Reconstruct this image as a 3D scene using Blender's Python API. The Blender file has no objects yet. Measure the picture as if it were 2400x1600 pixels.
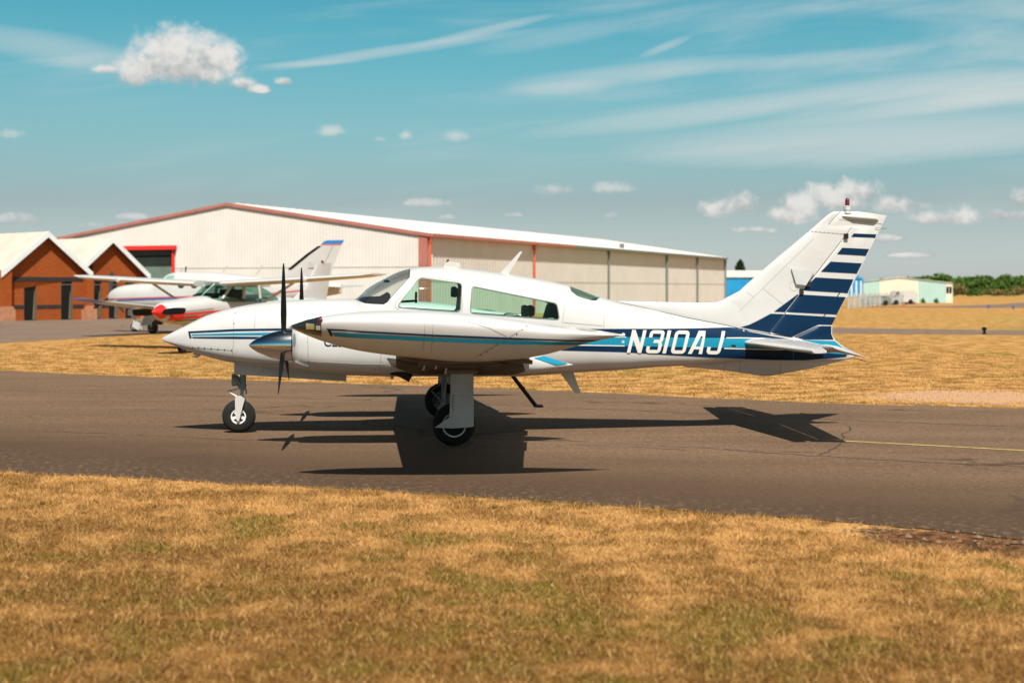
import bpy, bmesh, math, random
import numpy as np
from mathutils import Vector, Matrix

random.seed(7); rng = np.random.default_rng(11)
SC = bpy.context.scene
COL = SC.collection
R = math.radians

# ------------------------------------------------------------------ camera, world, sun, exposure
F, HZ, CH = 3333.0, 675.0, 1.93          # focal length (px of a 2400 px wide frame), horizon row, camera height
cam_d = bpy.data.cameras.new('camera'); cam = bpy.data.objects.new('camera', cam_d); COL.objects.link(cam)
cam.location = (0, 0, CH); cam.rotation_euler = (R(90), 0, 0)
cam_d.sensor_width = 36; cam_d.lens = 36 * F / 2400
cam_d.shift_y = -(800 - HZ) / 2400
cam_d.clip_start = .1; cam_d.clip_end = 6000
cam_d.dof.use_dof = True; cam_d.dof.focus_distance = 17.5; cam_d.dof.aperture_fstop = 1.7
SC.camera = cam
SC.view_settings.view_transform = 'Standard'; SC.view_settings.look = 'None'
SC.view_settings.exposure = 0.6; SC.view_settings.gamma = 1
SC.view_settings.use_curve_mapping = False
LD = Vector((-.055, .715, -1)).normalized()      # direction the sunlight travels
SUN_EL = math.asin(-LD.z)
sun_d = bpy.data.lights.new('sun', 'SUN'); sun = bpy.data.objects.new('sun', sun_d); COL.objects.link(sun)
sun_d.energy = 5.0; sun_d.angle = R(.5); sun_d.color = (1, .955, .875)
sun.rotation_euler = LD.to_track_quat('-Z', 'Y').to_euler()
sun.location = (0, 0, 40)


class E:                                          # small wrapper: arithmetic on shader sockets
    def __init__(s, nt, sock): s.nt, s.s = nt, sock
    def op(s, o, *a):
        n = s.nt.nodes.new('ShaderNodeMath'); n.operation = o
        for i, v in enumerate((s,) + a):
            if isinstance(v, E): s.nt.links.new(v.s, n.inputs[i])
            else: n.inputs[i].default_value = v
        return E(s.nt, n.outputs[0])
    def __add__(s, o): return s.op('ADD', o)
    def __sub__(s, o): return s.op('SUBTRACT', o)
    def __mul__(s, o): return s.op('MULTIPLY', o)
    def __truediv__(s, o): return s.op('DIVIDE', o)
    def clamp(s):
        r = s.op('ADD', 0.0); r.s.node.use_clamp = True; return r
    def smooth(s, a, b):
        n = s.nt.nodes.new('ShaderNodeMapRange'); n.interpolation_type = 'SMOOTHSTEP'
        s.nt.links.new(s.s, n.inputs[0]); n.inputs[1].default_value = a; n.inputs[2].default_value = b
        return E(s.nt, n.outputs[0])
    def lin(s, a, b, c, d):
        n = s.nt.nodes.new('ShaderNodeMapRange')
        s.nt.links.new(s.s, n.inputs[0])
        for i, v in enumerate((a, b, c, d)): n.inputs[i + 1].default_value = v
        return E(s.nt, n.outputs[0])


def mixc(nt, f, a, b, mode='MIX'):
    n = nt.nodes.new('ShaderNodeMix'); n.data_type = 'RGBA'; n.blend_type = mode
    for i, v in ((0, f), (6, a), (7, b)):
        if isinstance(v, E): nt.links.new(v.s, n.inputs[i])
        elif i == 0: n.inputs[0].default_value = v
        else: n.inputs[i].default_value = (*v, 1)
    return E(nt, n.outputs[2])


def combine(nt, x, y, z):
    n = nt.nodes.new('ShaderNodeCombineXYZ')
    for i, v in enumerate((x, y, z)):
        if isinstance(v, E): nt.links.new(v.s, n.inputs[i])
        else: n.inputs[i].default_value = v
    return E(nt, n.outputs[0])


def noise(nt, vec, scale, detail=4, rough=.55, dist=0.0):
    n = nt.nodes.new('ShaderNodeTexNoise')
    if vec is not None: nt.links.new(vec.s, n.inputs['Vector'])
    n.inputs['Scale'].default_value = scale; n.inputs['Detail'].default_value = detail
    n.inputs['Roughness'].default_value = rough; n.inputs['Distortion'].default_value = dist
    return E(nt, n.outputs[0])


def az_el(px, py):
    a = math.atan((px - 1200) / F)
    return a, math.atan((HZ - py) / F * math.cos(a))


def build_world():
    w = bpy.data.worlds.new('World'); SC.world = w; w.use_nodes = True
    nt = w.node_tree; nt.nodes.clear()
    out = nt.nodes.new('ShaderNodeOutputWorld'); bg = nt.nodes.new('ShaderNodeBackground')
    nt.links.new(bg.outputs[0], out.inputs[0]); bg.inputs[1].default_value = 0.062
    sky = nt.nodes.new('ShaderNodeTexSky'); sky.sky_type = 'NISHITA'; sky.sun_disc = False
    sky.sun_elevation = SUN_EL; sky.sun_rotation = math.atan2(-LD.x, -LD.y)
    sky.air_density = 1.0; sky.dust_density = 0.5; sky.ozone_density = 2.0
    tc = nt.nodes.new('ShaderNodeTexCoord')
    d = E(nt, tc.outputs['Generated'])
    sep = nt.nodes.new('ShaderNodeSeparateXYZ'); nt.links.new(d.s, sep.inputs[0])
    x, y, z = (E(nt, sep.outputs[i]) for i in range(3))
    az = x.op('ARCTAN2', y); el = z.op('ARCSINE')
    n1 = noise(nt, d, 42, 5, .6); n2 = noise(nt, d, 130, 4, .6)
    # sky tint: teal above, greyer near the ground, unseen zenith dimmed to cut fill
    tint = nt.nodes.new('ShaderNodeValToRGB'); nt.links.new(el.lin(0, 1.5, 0, 1).s, tint.inputs[0])
    cr = tint.color_ramp; cr.elements[0].position = 0; cr.elements[0].color = (.35, .39, .50, 1)
    cr.elements[1].position = 1; cr.elements[1].color = (.03, .10, .12, 1)
    for p, c in ((.04, (.31, .33, .345)), (.08, (.36, .54, .48)), (.132, (.285, .79, .70)), (.25, (.12, .42, .43)), (.5, (.05, .17, .19))):
        e = cr.elements.new(p); e.color = (*c, 1)
    col = mixc(nt, 1.0, E(nt, sky.outputs[0]), E(nt, tint.outputs[0]), 'MULTIPLY')
    gain = nt.nodes.new('ShaderNodeVectorMath'); gain.operation = 'SCALE'; nt.links.new(col.s, gain.inputs[0]); nt.links.new(el.op('ABSOLUTE').lin(0, .22, 2.5, 1.15).s, gain.inputs['Scale']); col = E(nt, gain.outputs[0])
    # thin high cloud, drawn out into streaks
    cv = combine(nt, az * 3.0, (el - az * .10) * 26.0, 0.0)
    cn = noise(nt, cv, 1.3, 7, .62, .6)
    cn2 = noise(nt, combine(nt, az * 2.0 + 3.1, (el - az * .1) * 7.0, 4.0), 1.5, 3, .5)
    veil = (cn + (cn2 - .5) * .9 + az * .28).smooth(.42, 1.0) * el.lin(.03, .12, .25, 1)
    col = mixc(nt, veil * .68, col, (7.2, 7.6, 7.4))
    for (px, py, L, W, ang, s) in ((930, 120, 360, 15, 8.5, .55), (1130, 75, 190, 13, 13, .5), (720, 150, 140, 8, 4, .35),
                                   (1750, 255, 560, 32, 6, .5), (2050, 330, 620, 62, 2, .62), (1560, 110, 70, 11, 20, .45),
                                   (2250, 205, 350, 42, 0, .45), (1300, 90, 210, 30, 10, .3), (2150, 250, 420, 22, 5, .4),
                                   (1500, 170, 330, 26, 5, .4), (1330, 205, 160, 18, 3, .35), (120, 115, 260, 38, -7, .42), (1850, 145, 400, 18, 4, .3)):
        a0, e0 = az_el(px, py); ca, sa = math.cos(R(ang)), math.sin(R(ang))
        da, de = az - a0, el - e0
        u = (da * ca + de * sa) / (L / F); v = (de * ca - da * sa) / (W / F)
        v = v + (cn - .5) * 1.1
        q = ((u * u + v * v) * -1.0 + 1.0).clamp() * (cn * .8 + .45) * s
        col = mixc(nt, q.clamp(), col, (7.4, 7.7, 7.5))
    # fair weather cumulus: overlapping puffs with flat bases
    def field(blobs, rough, flat=1.8):
        f = h = None
        for (px, py, rx, ry) in blobs:
            a0, e0 = az_el(px, py)
            u = (az - a0) / (rx / F); v = (el - e0) / (ry / F)
            vb = v.op('MAXIMUM', v * -flat)
            q = (u * u + vb * vb).op('SQRT') * -1.0 + 1.0
            hh = (v + 1.0) * .5
            w = q.op('MAXIMUM', 0.02); w = w * w
            h = (hh * w, w) if h is None else (h[0] + hh * w, h[1] + w)
            f = q if f is None else f.op('SMOOTH_MAX', q, .25)
        return f, h[0] / h[1]
    def mixc_f(nt, t, a, b): return a + (b - a) * t
    big = [(400, 122, 86, 70), (490, 134, 84, 64), (352, 160, 80, 58), (440, 160, 142, 80), (530, 145, 46, 56), (318, 180, 52, 46),
           (570, 198, 34, 20), (607, 211, 34, 15), (665, 192, 22, 14), (250, 165, 34, 13)]
    far = [(1680, 492, 40, 30), (1735, 484, 60, 36), (1850, 507, 62, 30), (1872, 485, 50, 38), (1930, 462, 46, 40), (2010, 455, 62, 36),
           (1970, 478, 70, 28), (2112, 482, 66, 24), (2080, 480, 34, 28), (2180, 517, 54, 24), (2350, 507, 60, 22),
           (2392, 472, 30, 32), (1770, 541, 60, 13), (2260, 510, 44, 28), (2050, 560, 70, 14), (2130, 600, 60, 10)]
    small = [(775, 310, 40, 18), (888, 327, 20, 10), (948, 320, 22, 14), (1070, 323, 34, 18), (30, 315, 34, 15), (1436, 443, 46, 18),
             (1303, 446, 58, 16), (1003, 479, 70, 16), (1046, 511, 28, 11), (40, 517, 58, 22), (310, 510, 50, 13), (215, 530, 44, 13),
             (1205, 505, 26, 8), (1430, 507, 26, 13), (1520, 585, 44, 10)]
    for blobs, gain, amt, k0, k1 in ((small, .9, .55, -.15, .95), (far, 1.0, .9, -.15, .75), (big, 1.0, .97, -.15, .70)):
        f, h = field(blobs, n1)
        nn = (n1 - .5) * 2.2 + (n2 - .5) * 1.5
        dens = (f + nn * (.9 if k1 > .7 else .62)).smooth(k0, k1)
        shade = (h + (n2 - .5) * .9 + (n1 - .5) * 1.2).smooth(.1, .8)
        cc = mixc(nt, shade, (4.6, 4.65, 4.7), (8.6, 8.4, 8.0))
        col = mixc(nt, (dens * amt).clamp(), col, cc)
    nt.links.new(col.s, bg.inputs[0])
build_world()

# ------------------------------------------------------------------ helpers
def W(px, py, D):
    "world point seen at photo pixel px, py at distance D"
    return Vector(((px - 1200) * D / F, D, CH - (py - HZ) * D / F))


def G(px, py, z=0.0):
    "ground point seen at photo pixel"
    D = F * (CH - z) / (py - HZ)
    return Vector(((px - 1200) * D / F, D, z))


def tag(o, label=None, cat=None, group=None, kind=None):
    for k, v in (('label', label), ('category', cat), ('group', group), ('kind', kind)):
        if v: o[k] = v
    return o


def empty(name, loc=(0, 0, 0), rz=0.0):
    o = bpy.data.objects.new(name, None); COL.objects.link(o)
    o.location = loc; o.rotation_euler = (0, 0, rz); o.empty_display_size = .2
    return o


def obj(name, verts, faces, mat, parent=None, smooth=True, angle=38):
    me = bpy.data.meshes.new(name)
    me.from_pydata([tuple(v) for v in verts], [], [tuple(f) for f in faces])
    bm = bmesh.new(); bm.from_mesh(me)
    bmesh.ops.recalc_face_normals(bm, faces=bm.faces); bm.to_mesh(me); bm.free()
    return link(name, me, mat, parent, smooth, angle)


def link(name, me, mat, parent=None, smooth=True, angle=38):
    o = bpy.data.objects.new(name, me); COL.objects.link(o)
    if mat is not None: me.materials.clear(); me.materials.append(mat)
    if parent is not None: o.parent = parent
    me.polygons.foreach_set('use_smooth', [bool(smooth)] * len(me.polygons))
    if smooth and angle: me.set_sharp_from_angle(angle=R(angle))
    me.update()
    return o


class MB:
    "collects simple solids into one mesh"
    def __init__(s): s.v, s.f = [], []
    def add(s, v, f):
        n = len(s.v); s.v += [Vector(p) for p in v]; s.f += [tuple(i + n for i in q) for q in f]; return s
    def box(s, a, b):
        (x0, y0, z0), (x1, y1, z1) = a, b
        return s.add([(x0, y0, z0), (x1, y0, z0), (x1, y1, z0), (x0, y1, z0), (x0, y0, z1), (x1, y0, z1), (x1, y1, z1), (x0, y1, z1)],
                     [(0, 3, 2, 1), (4, 5, 6, 7), (0, 1, 5, 4), (1, 2, 6, 5), (2, 3, 7, 6), (3, 0, 4, 7)])
    def tube(s, pts, r, n=12, cap=True):
        pts = [Vector(p) for p in pts]; rr = r if isinstance(r, (list, tuple)) else [r] * len(pts)
        v, f = [], []
        up = Vector((0, 0, 1))
        for i, p in enumerate(pts):
            t = (pts[min(i + 1, len(pts) - 1)] - pts[max(i - 1, 0)]).normalized()
            a = t.cross(up if abs(t.z) < .95 else Vector((1, 0, 0))).normalized(); b = t.cross(a)
            for k in range(n):
                th = 2 * math.pi * k / n
                v.append(p + (a * math.cos(th) + b * math.sin(th)) * rr[i])
        for i in range(len(pts) - 1):
            for k in range(n):
                f.append((i * n + k, i * n + (k + 1) % n, (i + 1) * n + (k + 1) % n, (i + 1) * n + k))
        if cap: f += [tuple(range(n)), tuple(range(len(v) - n, len(v)))]
        return s.add(v, f)
    def lathe(s, prof, c, axis='y', n=40):
        "profile list of (axial, radius)"
        v, f = [], []
        for (a, r) in prof:
            for k in range(n):
                th = 2 * math.pi * k / n; p, q = r * math.cos(th), r * math.sin(th)
                v.append({'y': (c[0] + p, c[1] + a, c[2] + q), 'x': (c[0] + a, c[1] + p, c[2] + q), 'z': (c[0] + p, c[1] + q, c[2] + a)}[axis])
        m = len(prof)
        for i in range(m - 1):
            for k in range(n):
                f.append((i * n + k, i * n + (k + 1) % n, (i + 1) * n + (k + 1) % n, (i + 1) * n + k))
        f += [tuple(range(n)), tuple(range((m - 1) * n, m * n))]
        return s.add(v, f)
    def prism(s, poly, y0, y1, ax='y'):
        n = len(poly)
        P = (lambda a, b, c: (a, c, b)) if ax == 'y' else ((lambda a, b, c: (c, a, b)) if ax == 'x' else (lambda a, b, c: (a, b, c)))
        v = [P(a, b, y0) for a, b in poly] + [P(a, b, y1) for a, b in poly]
        f = [tuple(range(n)), tuple(range(2 * n - 1, n - 1, -1))] + [(i, (i + 1) % n, n + (i + 1) % n, n + i) for i in range(n)]
        return s.add(v, f)
    def build(s, name, mat, parent=None, smooth=True, angle=38):
        return obj(name, s.v, s.f, mat, parent, smooth, angle)


def pchip(xs, ys, xq):
    xs = np.asarray(xs, float); ys = np.asarray(ys, float); xq = np.atleast_1d(np.asarray(xq, float))
    h = np.diff(xs); dl = np.diff(ys) / h; m = np.zeros_like(ys)
    for i in range(1, len(xs) - 1):
        if dl[i - 1] * dl[i] > 0:
            w1, w2 = 2 * h[i] + h[i - 1], h[i] + 2 * h[i - 1]
            m[i] = (w1 + w2) / (w1 / dl[i - 1] + w2 / dl[i])
    m[0], m[-1] = dl[0], dl[-1]
    k = np.clip(np.searchsorted(xs, xq) - 1, 0, len(xs) - 2)
    t = np.clip((xq - xs[k]) / h[k], 0, 1)
    return ((2 * t**3 - 3 * t**2 + 1) * ys[k] + (t**3 - 2 * t**2 + t) * h[k] * m[k] + (-2 * t**3 + 3 * t**2) * ys[k + 1] + (t**3 - t**2) * h[k] * m[k + 1])


class Body:
    "streamlined body along x: stations (x, top z, bottom z, half width)"
    def __init__(s, st, yc=0.0, nt=2.2, nb=2.6, mid=.45):
        st = sorted(st); s.x = [a[0] for a in st]; s.t = [a[1] for a in st]; s.b = [a[2] for a in st]; s.w = [a[3] for a in st]
        s.yc, s.nt, s.nb, s.mid = yc, nt, nb, mid
    def at(s, x):
        t, b, w = (float(pchip(s.x, q, x)[0]) for q in (s.t, s.b, s.w))
        return t, b, max(w, 1e-4)
    def surf(s, x, z):
        "half breadth of the body at x, z"
        t, b, w = s.at(min(max(x, s.x[0]), s.x[-1])); zm = b + s.mid * (t - b)
        if z >= zm: h, n = t - zm, s.nt
        else: h, n = zm - b, s.nb
        q = abs(z - zm) / max(h, 1e-5)
        return 0.0 if q >= 1 else w * (1 - q**n)**(1 / n)
    def ring(s, x, N, off=0.0):
        t, b, w = s.at(x); t -= off; b += off; w = max(w - off, .001); zm = b + s.mid * (t - b)
        r = []
        for k in range(N):
            th = 2 * math.pi * k / N; c, sn = math.cos(th), math.sin(th)
            n = s.nt if sn >= 0 else s.nb
            h = (t - zm) if sn >= 0 else (zm - b)
            r.append((x, s.yc + w * math.copysign(abs(c)**(2 / n), c), zm + h * math.copysign(abs(sn)**(2 / n), sn)))
        return r
    def mesh(s, x0=None, x1=None, step=.06, N=56, caps=(True, True), off=0.0):
        x0 = s.x[0] if x0 is None else x0; x1 = s.x[-1] if x1 is None else x1
        m = max(2, int((x1 - x0) / step) + 1)
        xs = set(np.linspace(x0, x1, m).round(5)) | {round(q, 5) for q in s.x if x0 < q < x1}
        xs = sorted(xs); v, f = [], []
        xs2 = [xs[0]]
        for q in xs[1:]:
            if q - xs2[-1] > step * .2 or q == xs[-1]: xs2.append(q)
        for q in xs2: v += s.ring(q, N, off)
        for i in range(len(xs2) - 1):
            for k in range(N):
                f.append((i * N + k, i * N + (k + 1) % N, (i + 1) * N + (k + 1) % N, (i + 1) * N + k))
        if caps[0]: f.append(tuple(range(N)))
        if caps[1]: f.append(tuple(range(len(v) - N, len(v))))
        return v, f


def slab(secs, prof, plane='xz', close=True):
    """wing-like solid. secs: (le, te, span coordinate, thickness[, normal offset, te drop]); prof: (u, h) half thickness law.
    plane 'xz': span is z and thickness y (a fin); plane 'xy': span is y and thickness z (a wing)"""
    v, f = [], []; n = len(prof)
    for sc in secs:
        le, te, sp, th = sc[:4]; o = sc[4] if len(sc) > 4 else 0.0; dr = sc[5] if len(sc) > 5 else 0.0
        up = [(le + (te - le) * u, o - dr * u + h * th / 2) for u, h in prof]
        dn = [(le + (te - le) * u, o - dr * u - h * th / 2) for u, h in reversed(prof)]
        for (a, t) in up + dn: v.append((a, t, sp) if plane == 'xz' else (a, sp, t))
    N = 2 * n
    for i in range(len(secs) - 1):
        for k in range(N): f.append((i * N + k, i * N + (k + 1) % N, (i + 1) * N + (k + 1) % N, (i + 1) * N + k))
    if close: f += [tuple(range(N)), tuple(range(len(v) - N, len(v)))]
    return v, f

def rnd(poly, r, n=4):
    "round the corners of a polygon"
    out = []
    for i, p in enumerate(poly):
        p = Vector(p); a = Vector(poly[i - 1]) - p; b = Vector(poly[(i + 1) % len(poly)]) - p
        q = min(r, a.length * .4, b.length * .4)
        s, e = p + a.normalized() * q, p + b.normalized() * q
        for k in range(n + 1):
            t = k / n; w = s * (1 - t)**2 + p * 2 * t * (1 - t) + e * t * t; out.append((w.x, w.y))
    return out

FOIL = [(0, .03), (.012, .30), (.04, .52), (.1, .78), (.2, .95), (.32, 1.0), (.5, .88), (.7, .57), (.88, .25), (1, .03)]
FIXED = [(0, .03), (.015, .32), (.05, .55), (.13, .8), (.27, .97), (.45, 1.0), (.8, .82), (1, .72)]
MOVING = [(0, .45), (.03, .74), (.1, .80), (.4, .52), (.7, .26), (1, .03)]


def decal(name, poly, surf, off, mat, parent, side=-1, yc=0.0, cell=.03):
    "thin paint film laid on a curved side: polygon in (x, z), surf(x, z) gives the half breadth there"
    bm = bmesh.new()
    bm.faces.new([bm.verts.new((p[0], 0, p[1])) for p in poly])
    xs = [p[0] for p in poly]; zs = [p[1] for p in poly]
    for a0, a1, nrm in ((min(xs), max(xs), (1, 0, 0)), (min(zs), max(zs), (0, 0, 1))):
        q = a0 + cell
        while q < a1:
            g = bm.verts[:] + bm.edges[:] + bm.faces[:]
            bmesh.ops.bisect_plane(bm, geom=g, plane_co=Vector(nrm) * q, plane_no=nrm); q += cell
    bmesh.ops.triangulate(bm, faces=bm.faces[:])
    e = .004
    for vtx in bm.verts:
        x, z = vtx.co.x, vtx.co.z; y = surf(x, z)
        gx = (surf(x + e, z) - surf(x - e, z)) / (2 * e); gz = (surf(x, z + e) - surf(x, z - e)) / (2 * e)
        n = Vector((-gx, 1, -gz)); n.x = max(-2, min(2, n.x)); n.z = max(-2, min(2, n.z)); n.normalize()
        vtx.co = (x + n.x * off, yc + side * (y + n.y * off), z + n.z * off)
    me = bpy.data.meshes.new(name); bm.normal_update(); bm.to_mesh(me); bm.free()
    return link(name, me, mat, parent, True, 0)


def evaluate(o):
    dg = bpy.context.evaluated_depsgraph_get(); dg.update()
    return bpy.data.meshes.new_from_object(o.evaluated_get(dg), depsgraph=dg)


def boolean(mesh_vf, cutters, op, thick):
    "shell from an open tube, cut with prisms"
    tmp = obj('tmp', *mesh_vf, None)
    m = tmp.modifiers.new('s', 'SOLIDIFY'); m.thickness = thick; m.offset = -1
    cs = []
    for c in cutters:
        co = c.build('tmpc', None, None, False); cs.append(co)
        b = tmp.modifiers.new('b', 'BOOLEAN'); b.operation = op; b.object = co; b.solver = 'EXACT'
    me = evaluate(tmp)
    for o in [tmp] + cs: bpy.data.objects.remove(o)
    return me

# ------------------------------------------------------------------ materials
MATS = {}
def mat(name, col, rough=.5, metal=0.0, var=0.0, vscale=3.0, bump=0.0, bscale=60.0, coat=0.0, spec=.5, col2=None, anis=(1, 1, 1)):
    if name in MATS: return MATS[name]
    m = bpy.data.materials.new(name); m.use_nodes = True; nt = m.node_tree; p = nt.nodes['Principled BSDF']
    p.inputs['Base Color'].default_value = (*col, 1); p.inputs['Roughness'].default_value = rough; p.inputs['Metallic'].default_value = metal
    p.inputs['Coat Weight'].default_value = coat; p.inputs['Coat Roughness'].default_value = .06; p.inputs['Specular IOR Level'].default_value = spec
    if var or bump or col2:
        tc = nt.nodes.new('ShaderNodeTexCoord'); mp = nt.nodes.new('ShaderNodeMapping'); mp.inputs['Scale'].default_value = anis
        nt.links.new(tc.outputs['Object'], mp.inputs[0]); v = E(nt, mp.outputs[0])
        if var or col2:
            n = noise(nt, v, vscale, 6, .6)
            c2 = col2 if col2 else tuple(c * (1 - var) for c in col)
            nt.links.new(mixc(nt, n.smooth(.35, .68), col, c2).s, p.inputs['Base Color'])
            nt.links.new((n * .18 + rough - .08).s, p.inputs['Roughness'])
        if bump:
            b = nt.nodes.new('ShaderNodeBump'); b.inputs['Strength'].default_value = bump; b.inputs['Distance'].default_value = .02
            nt.links.new(noise(nt, v, bscale, 3, .6).s, b.inputs['Height']); nt.links.new(b.outputs[0], p.inputs['Normal'])
    MATS[name] = m
    return m


def glass_mat(name, tint, rough=.02):
    if name in MATS: return MATS[name]
    m = bpy.data.materials.new(name); m.use_nodes = True; nt = m.node_tree; nt.nodes.clear()
    out = nt.nodes.new('ShaderNodeOutputMaterial'); mx = nt.nodes.new('ShaderNodeMixShader')
    t = nt.nodes.new('ShaderNodeBsdfTransparent'); t.inputs[0].default_value = (*tint, 1)
    g = nt.nodes.new('ShaderNodeBsdfGlossy'); g.inputs['Roughness'].default_value = rough; g.inputs[0].default_value = (.9, .95, .95, 1)
    fr = nt.nodes.new('ShaderNodeFresnel'); fr.inputs[0].default_value = 1.3
    nt.links.new((E(nt, fr.outputs[0]) * .55).s, mx.inputs[0]); nt.links.new(t.outputs[0], mx.inputs[1]); nt.links.new(g.outputs[0], mx.inputs[2])
    nt.links.new(mx.outputs[0], out.inputs[0]); MATS[name] = m
    return m

white = mat('aircraft_white', (.505, .495, .48), .30, var=.07, vscale=1.6, coat=.35, bump=.05, bscale=3.5)
white2 = mat('old_white', (.49, .475, .45), .4, var=.1, vscale=2.2)
navy = mat('navy_paint', (.0018, .020, .054), .4, spec=.15)
cyan = mat('light_blue_paint', (.004, .20, .31), .4, coat=.05, spec=.3)
blue = mat('blue_paint', (.01, .10, .38), .35, coat=.2)
red = mat('red_paint', (.62, .012, .010), .35, coat=.3)
letter_white = mat('letter_white', (.60, .57, .53), .45)
black = mat('black_paint', (.004, .004, .005), .55, spec=.12)
rubber = mat('tyre_rubber', (.006, .0055, .005), .9, var=.3, vscale=9)
chrome = mat('polished_metal', (.74, .74, .74), .16, 1.0)
alu = mat('cast_metal', (.66, .66, .64), .35, .4, var=.2, vscale=25)
rimw = mat('rim_white', (.72, .71, .68), .4, var=.2, vscale=20)
grey = mat('gear_grey', (.20, .25, .25), .45, var=.3, vscale=14)
door_grey = mat('door_grey', (.45, .46, .45), .4, var=.12, vscale=4)
seam = mat('panel_seam', (.30, .28, .26), .7)
oily_shade_white = mat('oil_and_shade_white', (.20, .155, .115), .6, var=.6, vscale=2.5, anis=(.4, 2, 1))  # oily white, with the shade under wing and tank put into the colour
dark = mat('dark_gap', (.02, .018, .016), .8)
soot = mat('sooty_steel', (.035, .028, .022), .55, .6, var=.5, vscale=12)
interior = mat('cabin_lining', (.42, .44, .40), .8)
seat_m = mat('seat_leather', (.03, .03, .032), .55)
lamp_red = mat('red_lens', (.13, .003, .006), .15, coat=.6)
lamp_white = mat('lamp_glass', (.32, .27, .13), .3)
tint_dark = mat('dark_plexiglass', (.012, .018, .022), .06, coat=1)
green_glass = glass_mat('green_glass', (.85, .965, .92))
clear_glass = glass_mat('clear_glass', (.93, .945, .945))

# ------------------------------------------------------------------ ground
def grass_col(nt, v):
    "straw with olive and bare patches; v is the world position"
    big = noise(nt, v, .35, 5, .6, .4); mid = noise(nt, v, 1.7, 5, .65, .3); fine = noise(nt, v, 14, 4, .7); blot = noise(nt, v, .09, 3, .5)
    sp_ = nt.nodes.new('ShaderNodeSeparateXYZ'); nt.links.new(v.s, sp_.inputs[0]); X_, Y_ = E(nt, sp_.outputs[0]), E(nt, sp_.outputs[1])
    away = ((X_ * .446 + Y_ * .895) * -1.0).smooth(-10.7, -6.5)
    straw = mixc(nt, fine.smooth(.3, .7), (.55, .31, .108), (.40, .21, .066))
    brown = mixc(nt, fine.smooth(.3, .7), (.15, .070, .016), (.31, .155, .04))
    c = mixc(nt, (mid + away * .10).smooth(.42, .60), straw, brown)
    green = mixc(nt, fine.smooth(.3, .7), (.095, .105, .009), (.25, .175, .027))
    g = (big + (mid - .5) * .9 + (fine - .5) * .3 + (blot - .5) * .5 + away * .10).smooth(.56, .72)
    c = mixc(nt, g * .65, c, green)
    c = mixc(nt, away * .62, c, mixc(nt, 1.0, c, (.54, .49, .34), 'MULTIPLY'))
    # bare soil: pale scuffed ground beyond the taxiway, dark earth along its crumbling near edge
    e1 = ((X_ - 8.3) / 1.9).op('POWER', 2.0) + ((Y_ - 25.2) / 1.7).op('POWER', 2.0)
    c = mixc(nt, (e1 * -.6 + 1.0 + (big - .5) * 2.2 + (mid - .5) * 2.0 + (fine - .5) * .8).smooth(.25, .75) * .9, c, (.46, .275, .16))
    q = X_ * .446 + Y_ * .895
    e2 = ((X_ - 3.8) / 1.4).op('POWER', 2.0) + ((q - 11.22) / .62).op('POWER', 2.0)
    c = mixc(nt, (e2 * -.7 + 1.0 + (mid - .5) * 2.2 + (fine - .5) * 1.5).smooth(.2, .7), c, mixc(nt, noise(nt, v, 5, 5, .7).smooth(.4, .6), (.19, .085, .036), (.055, .027, .012)))
    return c, fine, mid


def ground_material():
    m = bpy.data.materials.new('dry_turf'); m.use_nodes = True; nt = m.node_tree; p = nt.nodes['Principled BSDF']
    tc = nt.nodes.new('ShaderNodeTexCoord'); v = E(nt, tc.outputs['Object'])
    c, fine, mid = grass_col(nt, v)
    lump = noise(nt, v, .05, 4, .6, .6)
    c = mixc(nt, lump.smooth(.52, .68) * .55, c, (.20, .15, .045))
    far = noise(nt, v, .012, 3, .5)
    c = mixc(nt, far.smooth(.5, .62) * .5, c, (.24, .22, .05))
    nt.links.new(c.s, p.inputs['Base Color']); p.inputs['Roughness'].default_value = .95; p.inputs['Specular IOR Level'].default_value = .1
    b = nt.nodes.new('ShaderNodeBump'); b.inputs['Strength'].default_value = .9; b.inputs['Distance'].default_value = .05
    nt.links.new((fine * .5 + noise(nt, v, 40, 2, .6) * .5 + mid * .8).s, b.inputs['Height']); nt.links.new(b.outputs[0], p.inputs['Normal'])
    return m


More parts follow.
